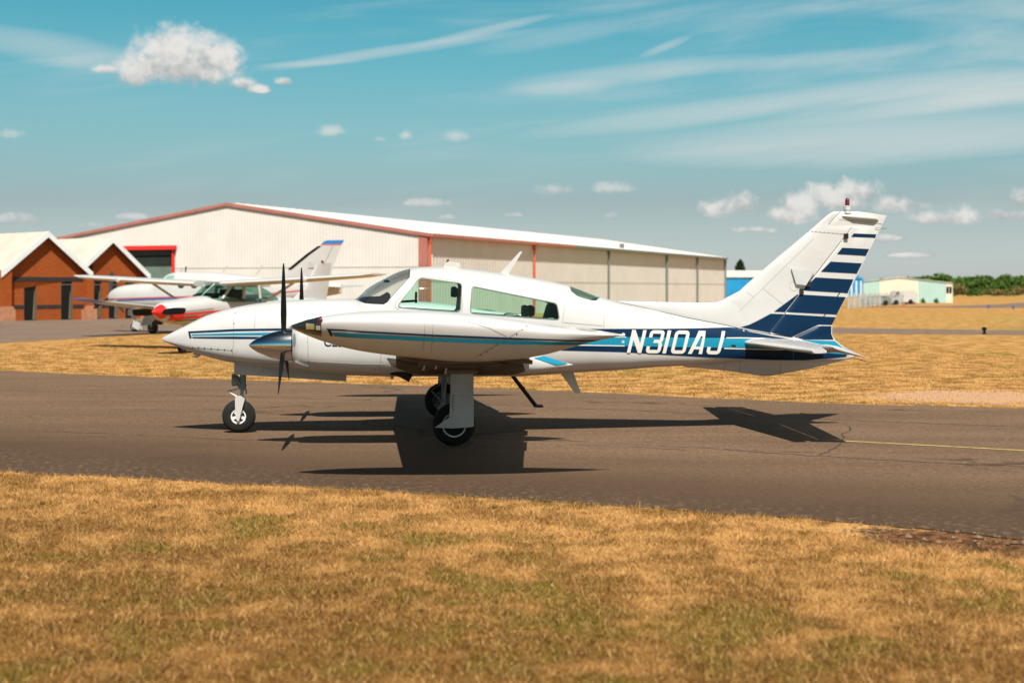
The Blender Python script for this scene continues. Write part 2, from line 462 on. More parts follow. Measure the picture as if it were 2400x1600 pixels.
def asphalt_material(name, base, worn, edge_dirt=False):
    m = bpy.data.materials.new(name); m.use_nodes = True; nt = m.node_tree; p = nt.nodes['Principled BSDF']
    tc = nt.nodes.new('ShaderNodeTexCoord'); v0 = E(nt, tc.outputs['Object'])
    mp = nt.nodes.new('ShaderNodeMapping'); nt.links.new(v0.s, mp.inputs[0]); mp.inputs['Rotation'].default_value = (0, 0, R(26.5)); mp.inputs['Scale'].default_value = (.22, 1.2, 1)
    st = noise(nt, E(nt, mp.outputs[0]), .9, 6, .6, .3)
    big = noise(nt, v0, .35, 5, .6); grit = noise(nt, v0, 24, 4, .9); grit2 = noise(nt, v0, 13, 4, .75)
    c = mixc(nt, (st * .7 + big * .4).smooth(.38, .72), base, worn)
    c = mixc(nt, grit.smooth(.54, .66) * .75, c, tuple(q * 2.0 for q in worn))
    c = mixc(nt, grit2.smooth(.52, .36) * .45, c, tuple(q * .6 for q in base))
    c = mixc(nt, grit.smooth(.47, .36) * .9, c, tuple(q * .5 for q in base))
    vo = nt.nodes.new('ShaderNodeTexVoronoi'); vo.feature = 'DISTANCE_TO_EDGE'; vo.inputs['Scale'].default_value = .16
    dv = nt.nodes.new('ShaderNodeVectorMath'); dv.operation = 'ADD'
    nn = nt.nodes.new('ShaderNodeTexNoise'); nn.inputs['Scale'].default_value = 1.2; nn.inputs['Detail'].default_value = 5
    nt.links.new(v0.s, nn.inputs['Vector']); nt.links.new(v0.s, dv.inputs[0]); nt.links.new(nn.outputs['Color'], dv.inputs[1]); nt.links.new(dv.outputs[0], vo.inputs['Vector'])
    ck = E(nt, vo.outputs['Distance']).smooth(.011, .003) * big.smooth(.48, .58)
    c = mixc(nt, ck * .7, c, tuple(q * .3 for q in base))
    if edge_dirt:
        sp = nt.nodes.new('ShaderNodeSeparateXYZ'); nt.links.new(v0.s, sp.inputs[0]); q = E(nt, sp.outputs[0]) * .446 + E(nt, sp.outputs[1]) * .895
        c = mixc(nt, ((q * -1.0).smooth(-16.5, -11.7) * .95 + (big - .5) * .6).clamp(), c, (base[0] * .52, base[1] * .48, base[2] * .42))
        c = mixc(nt, ((q * -1.0).smooth(-13.2, -11.5) * grit2.smooth(.52, .66)).clamp() * .7, c, (.20, .14, .09))
    nt.links.new(c.s, p.inputs['Base Color']); p.inputs['Roughness'].default_value = .88; p.inputs['Specular IOR Level'].default_value = .25
    b = nt.nodes.new('ShaderNodeBump'); b.inputs['Strength'].default_value = .5; b.inputs['Distance'].default_value = .01
    nt.links.new((grit + grit2 * .6).s, b.inputs['Height']); nt.links.new(b.outputs[0], p.inputs['Normal'])
    return m

turf = ground_material()
asph = asphalt_material('taxiway_asphalt', (.112, .066, .037), (.160, .098, .056), True)
asph2 = asphalt_material('apron_asphalt', (.135, .090, .062), (.19, .132, .095))
o = obj('ground', [(-3000, -300, 0), (3000, -300, 0), (3000, 5000, 0), (-3000, 5000, 0)], [(0, 1, 2, 3)], turf, None, False); tag(o, kind='structure')

near_px = [(-700, 1066), (0, 1103), (400, 1125), (1000, 1157), (1480, 1187), (1900, 1214), (2150, 1237), (2400, 1264), (3000, 1330)]
far_px = [(-700, 850), (0, 868), (400, 885), (1000, 904), (1480, 923), (1640, 931.6), (2050, 948), (2400, 956), (3000, 978)]
def edge(pts, amp, seed, step=.12):
    P = [G(*p, .008) for p in pts]; r2 = random.Random(seed); out = []
    for a, b in zip(P[:-1], P[1:]):
        n = max(2, int((b - a).length / step))
        for i in range(n):
            q = a + (b - a) * (i / n); out.append(q)
    out.append(P[-1])
    ph = [r2.uniform(0, 6) for _ in range(4)]
    for i, q in enumerate(out):
        s = q.x * .9 + q.y * .45
        w = math.sin(s * 1.3 + ph[0]) * .35 + math.sin(s * 3.7 + ph[1]) * .3 + math.sin(s * 9.1 + ph[2]) * .25 + r2.uniform(-.35, .35)
        out[i] = Vector((q.x + .45 * w * amp, q.y + .9 * w * amp, q.z))
    return out
NE, FE = edge(near_px, .09, 3), edge(far_px, .10, 5)
m = len(NE); idx = np.linspace(0, len(FE) - 1, m).round().astype(int)
V = NE + [FE[i] for i in idx]
o = obj('taxiway', V, [(i, i + 1, m + i + 1, m + i) for i in range(m - 1)], asph, None, False); tag(o, kind='structure')
ne_x = np.array([p.x for p in NE]); ne_y = np.array([p.y for p in NE]); fe_x = np.array([p.x for p in FE]); fe_y = np.array([p.y for p in FE])
# tarred joints and cracks running along the taxiway
tar = mat('tar_joint', (.042, .027, .017), .8)
def joint(pts, w, seed):
    P = [G(*p, .0105) for p in pts]; r2 = random.Random(seed); out = []
    for a, b in zip(P[:-1], P[1:]):
        n = max(2, int((b - a).length / .14))
        for i in range(n): out.append(a + (b - a) * (i / n) + Vector((r2.gauss(0, .012), r2.gauss(0, .030), 0)))
    v = []
    for i, q in enumerate(out):
        t = (out[min(i + 1, len(out) - 1)] - out[max(i - 1, 0)]).normalized(); nn = Vector((-t.y, t.x, 0)) * w * r2.uniform(.25, 1); v += [q - nn, q + nn]
    o = obj('taxiway_joint', v, [(2 * i, 2 * i + 1, 2 * i + 3, 2 * i + 2) for i in range(len(out) - 1)], tar, None, False); tag(o, kind='structure')
joint([(-200, 912), (400, 924), (1000, 942), (1500, 962), (2000, 985), (2500, 1004)], .022, 1)
joint([(1690, 1051), (1800, 1060), (1920, 1067), (2040, 1076), (2240, 1085), (2500, 1097)], .020, 2)
joint([(1925, 1066), (1955, 1048), (1972, 1040), (1976, 1018), (1996, 1004), (1988, 994)], .018, 3)
joint([(100, 1010), (320, 1018), (560, 1030), (760, 1036)], .014, 4)
joint([(1350, 1040), (1520, 1048), (1640, 1058)], .014, 5)
# painted centre line
lp = [G(1960, 1031.5, .012), G(2000, 1033.6, .012), G(2200, 1044, .012), G(2400, 1055, .012), G(3000, 1090, .012)]
v = []
for i, q in enumerate(lp):
    t = (lp[min(i + 1, 4)] - lp[max(i - 1, 0)]).normalized(); nn = Vector((-t.y, t.x, 0)) * .055; v += [q - nn, q + nn]
o = obj('taxiway_centre_line', v, [(2 * i, 2 * i + 1, 2 * i + 3, 2 * i + 2) for i in range(4)], mat('yellow_line_paint', (.42, .29, .09), .85, var=.5, vscale=9), None, False); tag(o, kind='structure')
# apron and the far taxiway
ap_n = edge([(-900, 845), (0, 803), (390, 780.5), (800, 776), (1200, 777), (1700, 779), (1960, 780.5), (2400, 784.5), (3200, 792)], .25, 8, .5)
ap_f = [Vector((-80, 130, .008)), Vector((-36, 130, .008)), Vector((-22, 118, .008)), Vector((-6, 92, .008)), Vector((0, 86, .008)), G(1500, 764, .008), G(1950, 767.5, .008), G(2400, 774.5, .008), G(3200, 783, .008)]
bm = bmesh.new(); f = bm.faces.new([bm.verts.new(p) for p in ap_n + ap_f[::-1]]); bmesh.ops.triangulate(bm, faces=[f]); me = bpy.data.meshes.new('apron'); bm.to_mesh(me); bm.free()
o = link('apron', me, asph2, None, False); tag(o, kind='structure')
rp = [G(1950, 719.5, .008), G(2200, 720.5, .008), G(2345, 721.5, .008), G(2400, 721, .008), G(3000, 719, .008), G(3000, 708, .008), G(2400, 708.5, .008), G(2345, 713, .008), G(2200, 717.5, .008), G(1950, 718, .008)]
bm = bmesh.new(); f = bm.faces.new([bm.verts.new(p) for p in rp]); bmesh.ops.triangulate(bm, faces=[f]); me = bpy.data.meshes.new('runway'); bm.to_mesh(me); bm.free()
o = link('runway', me, asph2, None, False); tag(o, kind='structure')

# stones and clods scattered over the bare soil and the crumbling edge
def scatter_stones():
    v, f = [], []
    r2 = random.Random(5)
    def stone(p, s):
        n = len(v)
        for k in range(6):
            a = k * 1.047 + r2.uniform(-.3, .3); v.append((p.x + s * math.cos(a) * r2.uniform(.7, 1.2), p.y + s * math.sin(a) * r2.uniform(.6, 1.1), p.z))
        v.append((p.x, p.y, p.z + s * r2.uniform(.4, .8)))
        for k in range(6): f.append((n + k, n + (k + 1) % 6, n + 6))
    for _ in range(110):
        px = r2.uniform(1930, 2500); q = (px - 1930) / 470
        stone(G(px, 1222 + q * 42 + r2.gauss(14, 11), .009), r2.uniform(.006, .026) * r2.choice((.6, 1, 1, 1.5)))
    for _ in range(300):
        i = r2.randrange(len(NE)); q = NE[i]
        stone(Vector((q.x + r2.uniform(-.1, .1), q.y + r2.gauss(.05, .14), .009)), r2.uniform(.004, .012))
    o = obj('loose_stones', v, f, mat('stone_pale', (.22, .14, .085), 1.0, col2=(.10, .058, .032), spec=.05, vscale=3), None, False)
    tag(o, 'small stones and crumbs lying along the near taxiway edge', 'stones', kind='stuff')
scatter_stones()

def blade_material():
    m = bpy.data.materials.new('grass_blades'); m.use_nodes = True; nt = m.node_tree; p = nt.nodes['Principled BSDF']
    tc = nt.nodes.new('ShaderNodeTexCoord'); v = E(nt, tc.outputs['Object'])
    fl = nt.nodes.new('ShaderNodeSeparateXYZ'); nt.links.new(v.s, fl.inputs[0])
    v2 = combine(nt, E(nt, fl.outputs[0]), E(nt, fl.outputs[1]), 0.0)
    c, _, _ = grass_col(nt, v2)
    at = nt.nodes.new('ShaderNodeAttribute'); at.attribute_name = 'tone'
    k = E(nt, at.outputs['Fac'])
    c = mixc(nt, k.smooth(.62, 1.0) * .75, c, (.62, .38, .15))
    c = mixc(nt, k.smooth(.3, .0) * .6, c, (.14, .075, .025))
    nt.links.new(c.s, p.inputs['Base Color']); p.inputs['Roughness'].default_value = .8; p.inputs['Specular IOR Level'].default_value = .15
    return m
blade_m = blade_material()

def blades(name, label, xs, ys, hmin, hmax, w, lean):
    n = len(xs); h = rng.uniform(hmin, hmax, n) * rng.choice([.6, 1, 1, 1.25], n); a = rng.uniform(0, 2 * np.pi, n); b = rng.uniform(0, 2 * np.pi, n)
    ln = rng.uniform(.3, lean, n) * h; ww = w * rng.uniform(.6, 1.3, n)
    co = np.empty((n, 3, 3), np.float32)
    co[:, 0] = np.stack([xs - np.cos(a) * ww, ys - np.sin(a) * ww, np.zeros(n)], 1); co[:, 1] = np.stack([xs + np.cos(a) * ww, ys + np.sin(a) * ww, np.zeros(n)], 1)
    co[:, 2] = np.stack([xs + np.cos(b) * ln, ys + np.sin(b) * ln, h], 1)
    me = bpy.data.meshes.new(name); me.vertices.add(3 * n); me.loops.add(3 * n); me.polygons.add(n)
    me.vertices.foreach_set('co', co.ravel()); me.loops.foreach_set('vertex_index', np.arange(3 * n, dtype=np.int32))
    me.polygons.foreach_set('loop_start', np.arange(0, 3 * n, 3, dtype=np.int32))
    t = me.attributes.new('tone', 'FLOAT', 'FACE'); t.data.foreach_set('value', rng.uniform(0, 1, n).astype(np.float32))
    me.update(); me.materials.append(blade_m)
    o = bpy.data.objects.new(name, me); COL.objects.link(o)
    return tag(o, label, 'grass', kind='stuff')

n = 1800000
xs = rng.uniform(-9, 9, n); ys = rng.uniform(5.6, 18, n)
q = np.interp(xs, ne_x, ne_y); jit = rng.normal(0, .05, n)
# keep clear of the tarmac, thin over the bare soil
bare = (((xs - 3.9) / 1.8)**2 + ((ys - np.interp(xs, ne_x, ne_y) + .36) / .50)**2 < rng.uniform(.5, 1.3, n)) & (rng.uniform(0, 1, n) < .93)
ok = (ys < q - .03 + jit) & (np.abs(xs) < .40 * ys + 1.0) & ~bare
xs, ys = xs[ok], ys[ok]
# tufted: taller in the patches
# coarser tufts and stalks standing out of the mown sward
tc_ = rng.uniform(0, len(xs), 5200).astype(int); k_ = rng.integers(5, 26, 5200)
tx = np.repeat(xs[tc_], k_) + rng.normal(0, .022, k_.sum()); ty = np.repeat(ys[tc_], k_) + rng.normal(0, .022, k_.sum())
okk = ty < np.interp(tx, ne_x, ne_y) - .04
blades('grass_tufts', 'taller grass tufts standing out of the dry grass in front of the taxiway', tx[okk], ty[okk], .026, .060, .0026, 1.1)
blades('grass', 'dry straw coloured grass in front of the taxiway', xs, ys, .010, .032, .0026, 2.2)
n = 900000
xs = rng.uniform(-16, 14, n); ys = rng.uniform(21, 60, n)
q = np.interp(xs, fe_x, fe_y)
apn_x = np.array([p.x for p in ap_n]); apn_y = np.array([p.y for p in ap_n])
ok = (ys > q + .03 + rng.normal(0, .06, n)) & (np.abs(xs) < .40 * ys + 1) & (ys < np.interp(xs, apn_x, apn_y) - .1) & (rng.uniform(0, 1, n) < np.clip((30 / ys)**1.5, 0, 1) * .55)
bare = (((xs - 8.3) / 1.8)**2 + ((ys - 25.2) / 1.6)**2 < rng.uniform(.2, 1.3, n)) & (rng.uniform(0, 1, n) < .85)
ok &= ~bare
blades('grass', 'dry grass strip between the taxiway and the apron', xs[ok], ys[ok], .012, .035, .006, 2.2)

# ------------------------------------------------------------------ buildings
clad = mat('cream_cladding', (.64, .60, .545), .55, var=.07, vscale=.5)
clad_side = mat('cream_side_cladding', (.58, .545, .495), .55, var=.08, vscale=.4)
roof_cream = mat('cream_roof_sheet', (.54, .505, .455), .55, var=.1, vscale=.3)
trim_pink = mat('faded_red_trim', (.42, .15, .115), .6, var=.2, vscale=.7)
trim_red = mat('red_trim', (.66, .022, .016), .5)
pipe_red = mat('orange_red_pipe', (.58, .10, .05), .55)
trim_green = mat('grey_green_trim', (.14, .17, .15), .55)
door_green = mat('green_roller_door', (.13, .18, .145), .55, var=.15, vscale=.8)

def corrugated(p0, p1, zt, pitch, depth, zb=0.0, axis='x', at=0.0):
    "ribbed sheet from p0 to p1 along one axis; zt(u) gives the top edge"
    n = int(abs(p1 - p0) / pitch); v, f = [], []; s = (p1 - p0) / n
    prof = [(0, 0), (.62, 0), (.70, 1), (.92, 1)]
    us = [(p0 + (i + a) * s, b) for i in range(n) for a, b in prof] + [(p1, 0)]
    for u, b in us:
        for z in (zb, zt(u)): v.append((u, at - b * depth, z) if axis == 'x' else (at + b * depth, u, z))
    for i in range(len(us) - 1): f.append((2 * i, 2 * i + 2, 2 * i + 3, 2 * i + 1))
    return v, f

def hangar():
    # local frame: origin at the near corner, +x runs along the gable to the left, +y along the side wall away from us
    D1 = 90.0; px0 = 1000
    h = empty('hangar', ((px0 - 1200) / F * D1, D1, .01), 0)
    sd = Vector((.377, .926)); ang = math.atan2(sd.y, sd.x) - math.pi / 2
    h.rotation_euler = (0, 0, ang)
    tag(h, 'large cream metal hangar with red trimmed gable and row of side wall bays', 'hangar')
    W_, L_, ze, za = 29.7, 79.0, 5.25, 7.5
    top = lambda x: ze + (za - ze) * (1 - abs(x + W_ / 2) / (W_ / 2))
    dx0, dx1, dz = -24.6, -19.2, 4.55
    for a, b, zb in ((0, dx1, 0), (dx0, -W_, 0), (dx1, dx0, dz)):
        v, f = corrugated(a, b, top, .24, .024, zb); obj('gable_wall', v, f, clad, h, False)
    b = MB()
    for s in (-1, 1): pass
    # door: roller shutter set back, red frame and canopy
    v, f = corrugated(dx0, dx1, lambda u: dz - .5, .26, .03, 0, 'x', .45); obj('roller_door', v, f, door_green, h, False)
    MB().box((dx0, .0, 0), (dx0 + .05, .45, dz)).box((dx1 - .05, .0, 0), (dx1, .45, dz)).box((dx0, .0, dz - .05), (dx1, .45, dz)).box((dx0, .30, dz - .4), (dx1, .48, dz - .05)).build('door_reveal', mat('dark_steel', (.05, .05, .05), .6), h, False)
    MB().box((dx0 - .2, -.30, dz), (dx1 + .35, -.04, dz + .28)).build('door_canopy', trim_red, h, False)
    MB().box((dx1 - .02, -.12, 0), (dx1 + .18, -.04, dz)).build("door_post", trim_red, h, False); MB().box((dx0 - .18, -.12, 0), (dx0 + .02, -.04, dz)).build("door_post", trim_red, h, False)
    MB().box((0, -.045, 3.28), (dx1, -.038, 3.32)).build('cladding_joint', mat('joint_cream', (.55, .51, .46), .7), h, False)  # strip of slightly darker cream marks the sheet joint
    # verge trims
    for x0, x1 in ((.25, -W_ / 2), (-W_ / 2, -W_ - .25)):
        z0, z1 = top(x0), top(x1)
        MB().add([(x0, -.14, z0 - .05), (x1, -.14, z1 - .05), (x1, -.14, z1 + .15), (x0, -.14, z0 + .15), (x0, .1, z0 - .05), (x1, .1, z1 - .05), (x1, .1, z1 + .15), (x0, .1, z0 + .15)],
                 [(0, 1, 2, 3), (4, 7, 6, 5), (0, 4, 5, 1), (3, 2, 6, 7), (0, 3, 7, 4), (1, 5, 6, 2)]).build('verge_trim', trim_pink, h, False)
    # roof slopes with standing seams
    for x0, x1 in ((.35, -W_ / 2), (-W_ / 2, -W_ - .35)):
        n = 66; v, f = [], []
        for i in range(n):
            for a, u in ((0, .16), (.8, .16), (.84, .20), (.96, .20)):
                y = .12 + (L_ - .1) * (i + a) / n
                v += [(x0, y, top(x0) + u), (x1, y, top(x1) + u)]
        m = len(v) // 2
        for i in range(m - 1): f.append((2 * i, 2 * i + 1, 2 * i + 3, 2 * i + 2))
        obj('roof_slope', v, f, roof_cream, h, False)
    # side wall bays between down pipes
    tb = [0, .234, .460, .691, .840, 1.0]
    for a, b in zip(tb[:-1], tb[1:]):
        v, f = corrugated(a * L_ + .05, b * L_ - .05, lambda u: ze - .05, .45, .03, 0, 'y', 0); obj('wall_panel', v, f, clad_side, h, False)
    for i, t in enumerate(tb):
        m = pipe_red if i < 2 else trim_green
        y = min(max(t * L_, .2), L_ - .12)
        MB().tube([(.14, y, .1), (.14, y, ze - .1)], .085 if i < 3 else .11, 10).box((.03, y - .12, ze - .45), (.24, y + .12, ze - .05)).build('down_pipe', m, h)
    MB().box((-.02, -.06, 0), (.06, .1, ze)).box((-.55, -.07, 0), (-.02, -.04, ze)).build('corner_trim', trim_pink, h, False)
    ys = .34 * L_
    MB().box((.04, .1, ze - .08), (.42, ys, ze + .13)).build('gutter', trim_pink, h, False)
    MB().box((.04, ys + .02, ze - .08), (.42, L_, ze + .13)).build('gutter', trim_green, h, False)
    MB().box((.034, .3, 2.4), (.045, L_ - .2, 2.44)).build('cladding_joint', mat('joint_cream', (.55, .51, .46), .7), h, False)
    MB().box((-W_, .3, 0), (-W_ + .1, L_, ze)).box((-W_, L_ - .1, 0), (0, L_, ze)).build('back_wall', clad_side, h, False)
    MB().box((-1.2, .55 * L_, 5.4), (-.9, .55 * L_ + .5, 6.0)).build('roof_vent', trim_green, h, False)
hangar()

def brick_material():
    m = bpy.data.materials.new('orange_brick'); m.use_nodes = True; nt = m.node_tree; p = nt.nodes['Principled BSDF']
    tc = nt.nodes.new('ShaderNodeTexCoord'); v = E(nt, tc.outputs['Object'])
    sp = nt.nodes.new('ShaderNodeSeparateXYZ'); nt.links.new(v.s, sp.inputs[0])
    bt = nt.nodes.new('ShaderNodeTexBrick'); nt.links.new(combine(nt, E(nt, sp.outputs[0]) + E(nt, sp.outputs[1]), E(nt, sp.outputs[2]), 0.0).s, bt.inputs['Vector'])
    bt.inputs['Scale'].default_value = 1; bt.inputs['Brick Width'].default_value = .225; bt.inputs['Row Height'].default_value = .075; bt.inputs['Mortar Size'].default_value = .012
    bt.inputs['Color1'].default_value = (.36, .072, .010, 1); bt.inputs['Color2'].default_value = (.27, .050, .008, 1); bt.inputs['Mortar'].default_value = (.26, .085, .028, 1)
    c = mixc(nt, noise(nt, v, .9, 4).smooth(.35, .7) * .35, E(nt, bt.outputs[0]), (.22, .05, .015))
    nt.links.new(c.s, p.inputs['Base Color']); p.inputs['Roughness'].default_value = .9; p.inputs['Specular IOR Level'].default_value = .1
    b = nt.nodes.new('ShaderNodeBump'); b.inputs['Strength'].default_value = .5; b.inputs['Distance'].default_value = .01; b.invert = True
    nt.links.new(bt.outputs['Fac'], b.inputs['Height']); nt.links.new(b.outputs[0], p.inputs['Normal'])
    return m
brick = brick_material()
brick_dark = mat('black_brick', (.022, .017, .015), .8, var=.3, vscale=3)
plinth_m = mat('pale_brick', (.42, .19, .10), .9, var=.25, vscale=4)
barge = mat('white_barge_board', (.68, .70, .69), .5, var=.08, vscale=1)
tile = mat('cream_roof_tile', (.52, .465, .39), .7, var=.15, vscale=.8)
win_dark = mat('dark_window', (.006, .007, .007), .25, spec=.3)
curtain = mat('curtain', (.13, .115, .07), .9)

def brick_building(name, label, u0, u1, uc, half, za, ze, yw, doors, pil, base):
    g = empty(name, base, math.atan2(.77, .64)); tag(g, label, 'building', 'brick gabled buildings in front of the hangar')
    wy = yw + .34; DEP = 9.0
    top = lambda u: za - .18 - (za - ze) * abs(u - uc) / half
    cuts = [(a, b) for a, b, zt in doors]
    ztop = 2.32
    # front wall built round the openings
    b = MB(); us = [u0] + [q for c in cuts for q in c] + [u1]
    for i in range(0, len(us), 2):
        if us[i + 1] - us[i] > .02: b.box((us[i], wy, 0), (us[i + 1], wy + .22, ztop))
    b.prism([(u0, ztop + .001), (u1, ztop + .001), (u1, top(u1)), (uc, top(uc)), (u0, top(u0))], wy, wy + .22)
    b.box((u0, wy + .23, 0), (u0 + .22, wy + DEP, ze - .2)).box((u1 - .22, wy + .23, 0), (u1, wy + DEP, ze - .2))
    b.build('wall', brick, g, False)
    c = MB(); c.box((u0 + .01, wy - .015, ztop), (u1 - .01, wy + .1, ztop + .26))
    for i in range(0, len(us), 2):
        if us[i + 1] - us[i] > .02: c.box((us[i] + .01, wy - .014, .68), (us[i + 1] - .01, wy + .1, .92))
    c.build('brick_band', brick_dark, g, False)
    for a, q, zt in doors:
        w = MB().box((a, wy + .09, .0), (q, wy + .13, ztop)).build('window', win_dark, g, False)
        MB().box((a, wy + .04, 0), (a + .05, wy + .085, ztop)).box((q - .05, wy + .04, 0), (q, wy + .085, ztop)).box((a + .05, wy + .04, zt), (q - .05, wy + .085, zt + .06)).build('frame', mat('window_frame', (.09, .09, .08), .6), w, False)
        MB().prism([(q - .22, .05), (q - .07, .05), (q - .07, 1.75), (q - .10, 1.75), (q - .15, 1.2)], wy + .07, wy + .088).build('curtain', curtain, w, False)
    for a, q in pil:
        p = MB().box((a, wy - .32, .0), (q, wy - .002, ze + .1)).build('pilaster', brick, g, False)
        MB().box((a - .16, wy - .46, 0), (q + .16, wy - .004, .62)).prism([(a - .16, .62), (q + .16, .62), (q + .01, .85), (a - .01, .85)], wy - .44, wy - .34).build('plinth', plinth_m, p, False)
    for s in (-1, 1):
        ue = uc + s * half
        n = Vector((0, 0, 1)); t = .12
        r = MB().add([(uc, yw, za - t), (ue, yw, ze - t), (ue, wy + DEP, ze - t), (uc, wy + DEP, za - t), (uc, yw, za), (ue, yw, ze), (ue, wy + DEP, ze), (uc, wy + DEP, za)],
                     [(0, 3, 2, 1), (4, 5, 6, 7), (0, 1, 5, 4), (1, 2, 6, 5), (2, 3, 7, 6), (3, 0, 4, 7)]).build('roof_slope', tile, g, False)
        MB().add([(uc, yw - .05, za - .34), (ue, yw - .05, ze - .34), (ue, yw - .004, ze - .34), (uc, yw - .004, za - .34), (uc, yw - .05, za + .03), (ue, yw - .05, ze + .03), (ue, yw - .004, ze + .03), (uc, yw - .004, za + .03)],
                 [(0, 3, 2, 1), (4, 5, 6, 7), (0, 1, 5, 4), (1, 2, 6, 5), (2, 3, 7, 6), (3, 0, 4, 7)]).build('barge_board', barge, g, False)
    return g
BO = Vector((-29.58, 82.5, .01))
def bu(px, y):
    k = (px - 1200) / F; ox, oy = BO.x - .77 * y, BO.y + .64 * y
    return (k * oy - ox) / (.64 - .77 * k)
D = lambda a, b, y, z: (bu(a, y), bu(b, y), z)
brick_building('brick_building', 'brick gabled building with white barge boards at the far left edge', bu(-60, 0.34), bu(216, 0.34), bu(113, 0), (bu(220, 0) - bu(5, 0)) / 2, 5.29, 2.86, 0.0,
               [D(56, 86, 0.34, 2.1), D(143, 170, 0.34, 2.1)], [(bu(-8, .2), bu(22, .3)), (bu(199, .2), bu(214, .3))], BO)
brick_building('brick_building', 'smaller brick gabled building between the first gable and the green hangar door', bu(218, 0.84), bu(347, 0.84), bu(265, .5), bu(353, .5) - bu(265, .5), 5.1, 2.75, .5,
               [D(221, 238, 0.84, 2.1), D(255, 277, 0.84, 2.1), D(294, 316, 0.84, 2.1)], [(bu(335, .8), bu(346, .8))], BO)

# low far buildings on the right
bl = mat('blue_cladding', (.004, .25, .52), .5, var=.2, vscale=.6); bl2 = mat('blue_trim', (.02, .20, .38), .5)
def far_blue():
    Db = 290.0; x0, x1 = 480 * Db / F, 822 * Db / F
    g = empty('blue_shed', (x0, Db, .01)); tag(g, 'bright blue shed with cream roof partly hidden behind the tail fin', 'shed')
    Lx = x1 - x0
    v, f = corrugated(0, Lx, lambda u: 4.1, .6, .05); obj('wall', v, f, bl, g, False)
    MB().prism([(0, 4.1), (12, 4.1), (10, 5.45), (0, 5.45)], -.3, 10, 'y') if 0 else None
    obj('roof', [(-.3, -.3, 4.1), (Lx * .62, -.3, 4.1), (Lx * .62, 7, 5.6), (-.3, 7, 5.6), (-.3, 14, 4.1), (Lx * .62, 14, 4.1)], [(0, 1, 2, 3), (3, 2, 5, 4)], roof_cream, g, False)
    gx = Lx - 4.3
    MB().prism([(gx - .2, 4.1), (Lx, 3.7), (Lx, 3.75), (gx + 2.6, 5.0), (gx - .2, 4.6)], -.2, 8).build('gable', bl, g, False)
    b = MB()
    for i in range(4): b.box((gx + .9 + i * .95, -.18, 0), (gx + 1.2 + i * .95, -.06, 3.4))
    b.build('door_stripe', mat('pale_paint', (.6, .62, .6), .6), g, False)
    MB().box((Lx + .1, 2, 2.8), (Lx + 2.4, 8, 3.5)).build('canopy', bl2, g, False)
    MB().box((0, .1, 0), (Lx, 14, 4.0)).build('side_wall', bl, g, False)
far_blue()
teal_p = mat('pale_teal_cladding', (.38, .55, .50), .6, var=.06, vscale=.4); cream_p = mat('pale_cream_cladding', (.66, .62, .50), .6, var=.06, vscale=.4)
def far_hangar():
    Dh = 187.0; X = lambda px: (px - 1200) * Dh / F
    th = R(-15); o = X(2024); ca, sa = math.cos(th), math.sin(th)
    g = empty('pale_hangar', (o, Dh, .01), th); tag(g, 'pale cream and teal hangar with low gable in front of the far trees', 'hangar')
    def UZ(px, py):
        k = (px - 1200) / F; u = (k * Dh - o) / (ca - k * sa)
        return u, CH + (HZ - py) * (Dh + u * sa) / F
    Q = [UZ(a, b) for a, b in ((2024, 660.5), (2062, 657.5), (2108, 650.5), (2152, 656), (2217, 662.3), (2233, 664))]
    topz = lambda u: float(np.interp(u, [q[0] for q in Q], [q[1] for q in Q]))
    for a, b, m in ((0, 1, teal_p), (1, 3, cream_p), (3, 4, teal_p), (4, 5, cream_p)):
        v, f = corrugated(Q[a][0], Q[b][0], topz, .35, .03); w = obj('wall_panel', v, f, m, g, False)
    for a in (.25, .68):
        x = Q[4][0] + (Q[5][0] - Q[4][0]) * a; MB().box((x - .14, -.08, 1.3), (x + .14, -.045, 2.1)).build('window', win_dark, w, False)
    xe = Q[5][0]
    P = [(q[0], q[1]) for q in (Q[0], Q[2], Q[5])]
    MB().prism(P + [(x, z + .07) for x, z in P[::-1]], -.12, .3).build('roof_edge', mat('pale_edge', (.62, .60, .52), .6), g, False)
    MB().add([(0, .05, 0), (0, 12, 0), (0, 12, P[0][1]), (0, .05, P[0][1])], [(0, 1, 2, 3)]).build('side_wall', teal_p, g, False)
    MB().add([(xe, .05, 0), (xe, 12, 0), (xe, 12, P[2][1]), (xe, .05, P[2][1])], [(0, 1, 2, 3)]).build('side_wall', cream_p, g, False)
    MB().add([(0, 12, 0), (xe, 12, 0), (xe, 12, P[2][1]), (P[1][0], 12, P[1][1]), (0, 12, P[0][1])], [(0, 1, 2, 3, 4)]).build('back_wall', cream_p, g, False)
    for p0, p1 in ((P[0], P[1]), (P[1], P[2])):
        MB().add([(p0[0], .31, p0[1] + .05), (p1[0], .31, p1[1] + .05), (p1[0], 12, p1[1] + .05), (p0[0], 12, p0[1] + .05)], [(0, 1, 2, 3)]).build('roof_slope', roof_cream, g, False)
far_hangar()

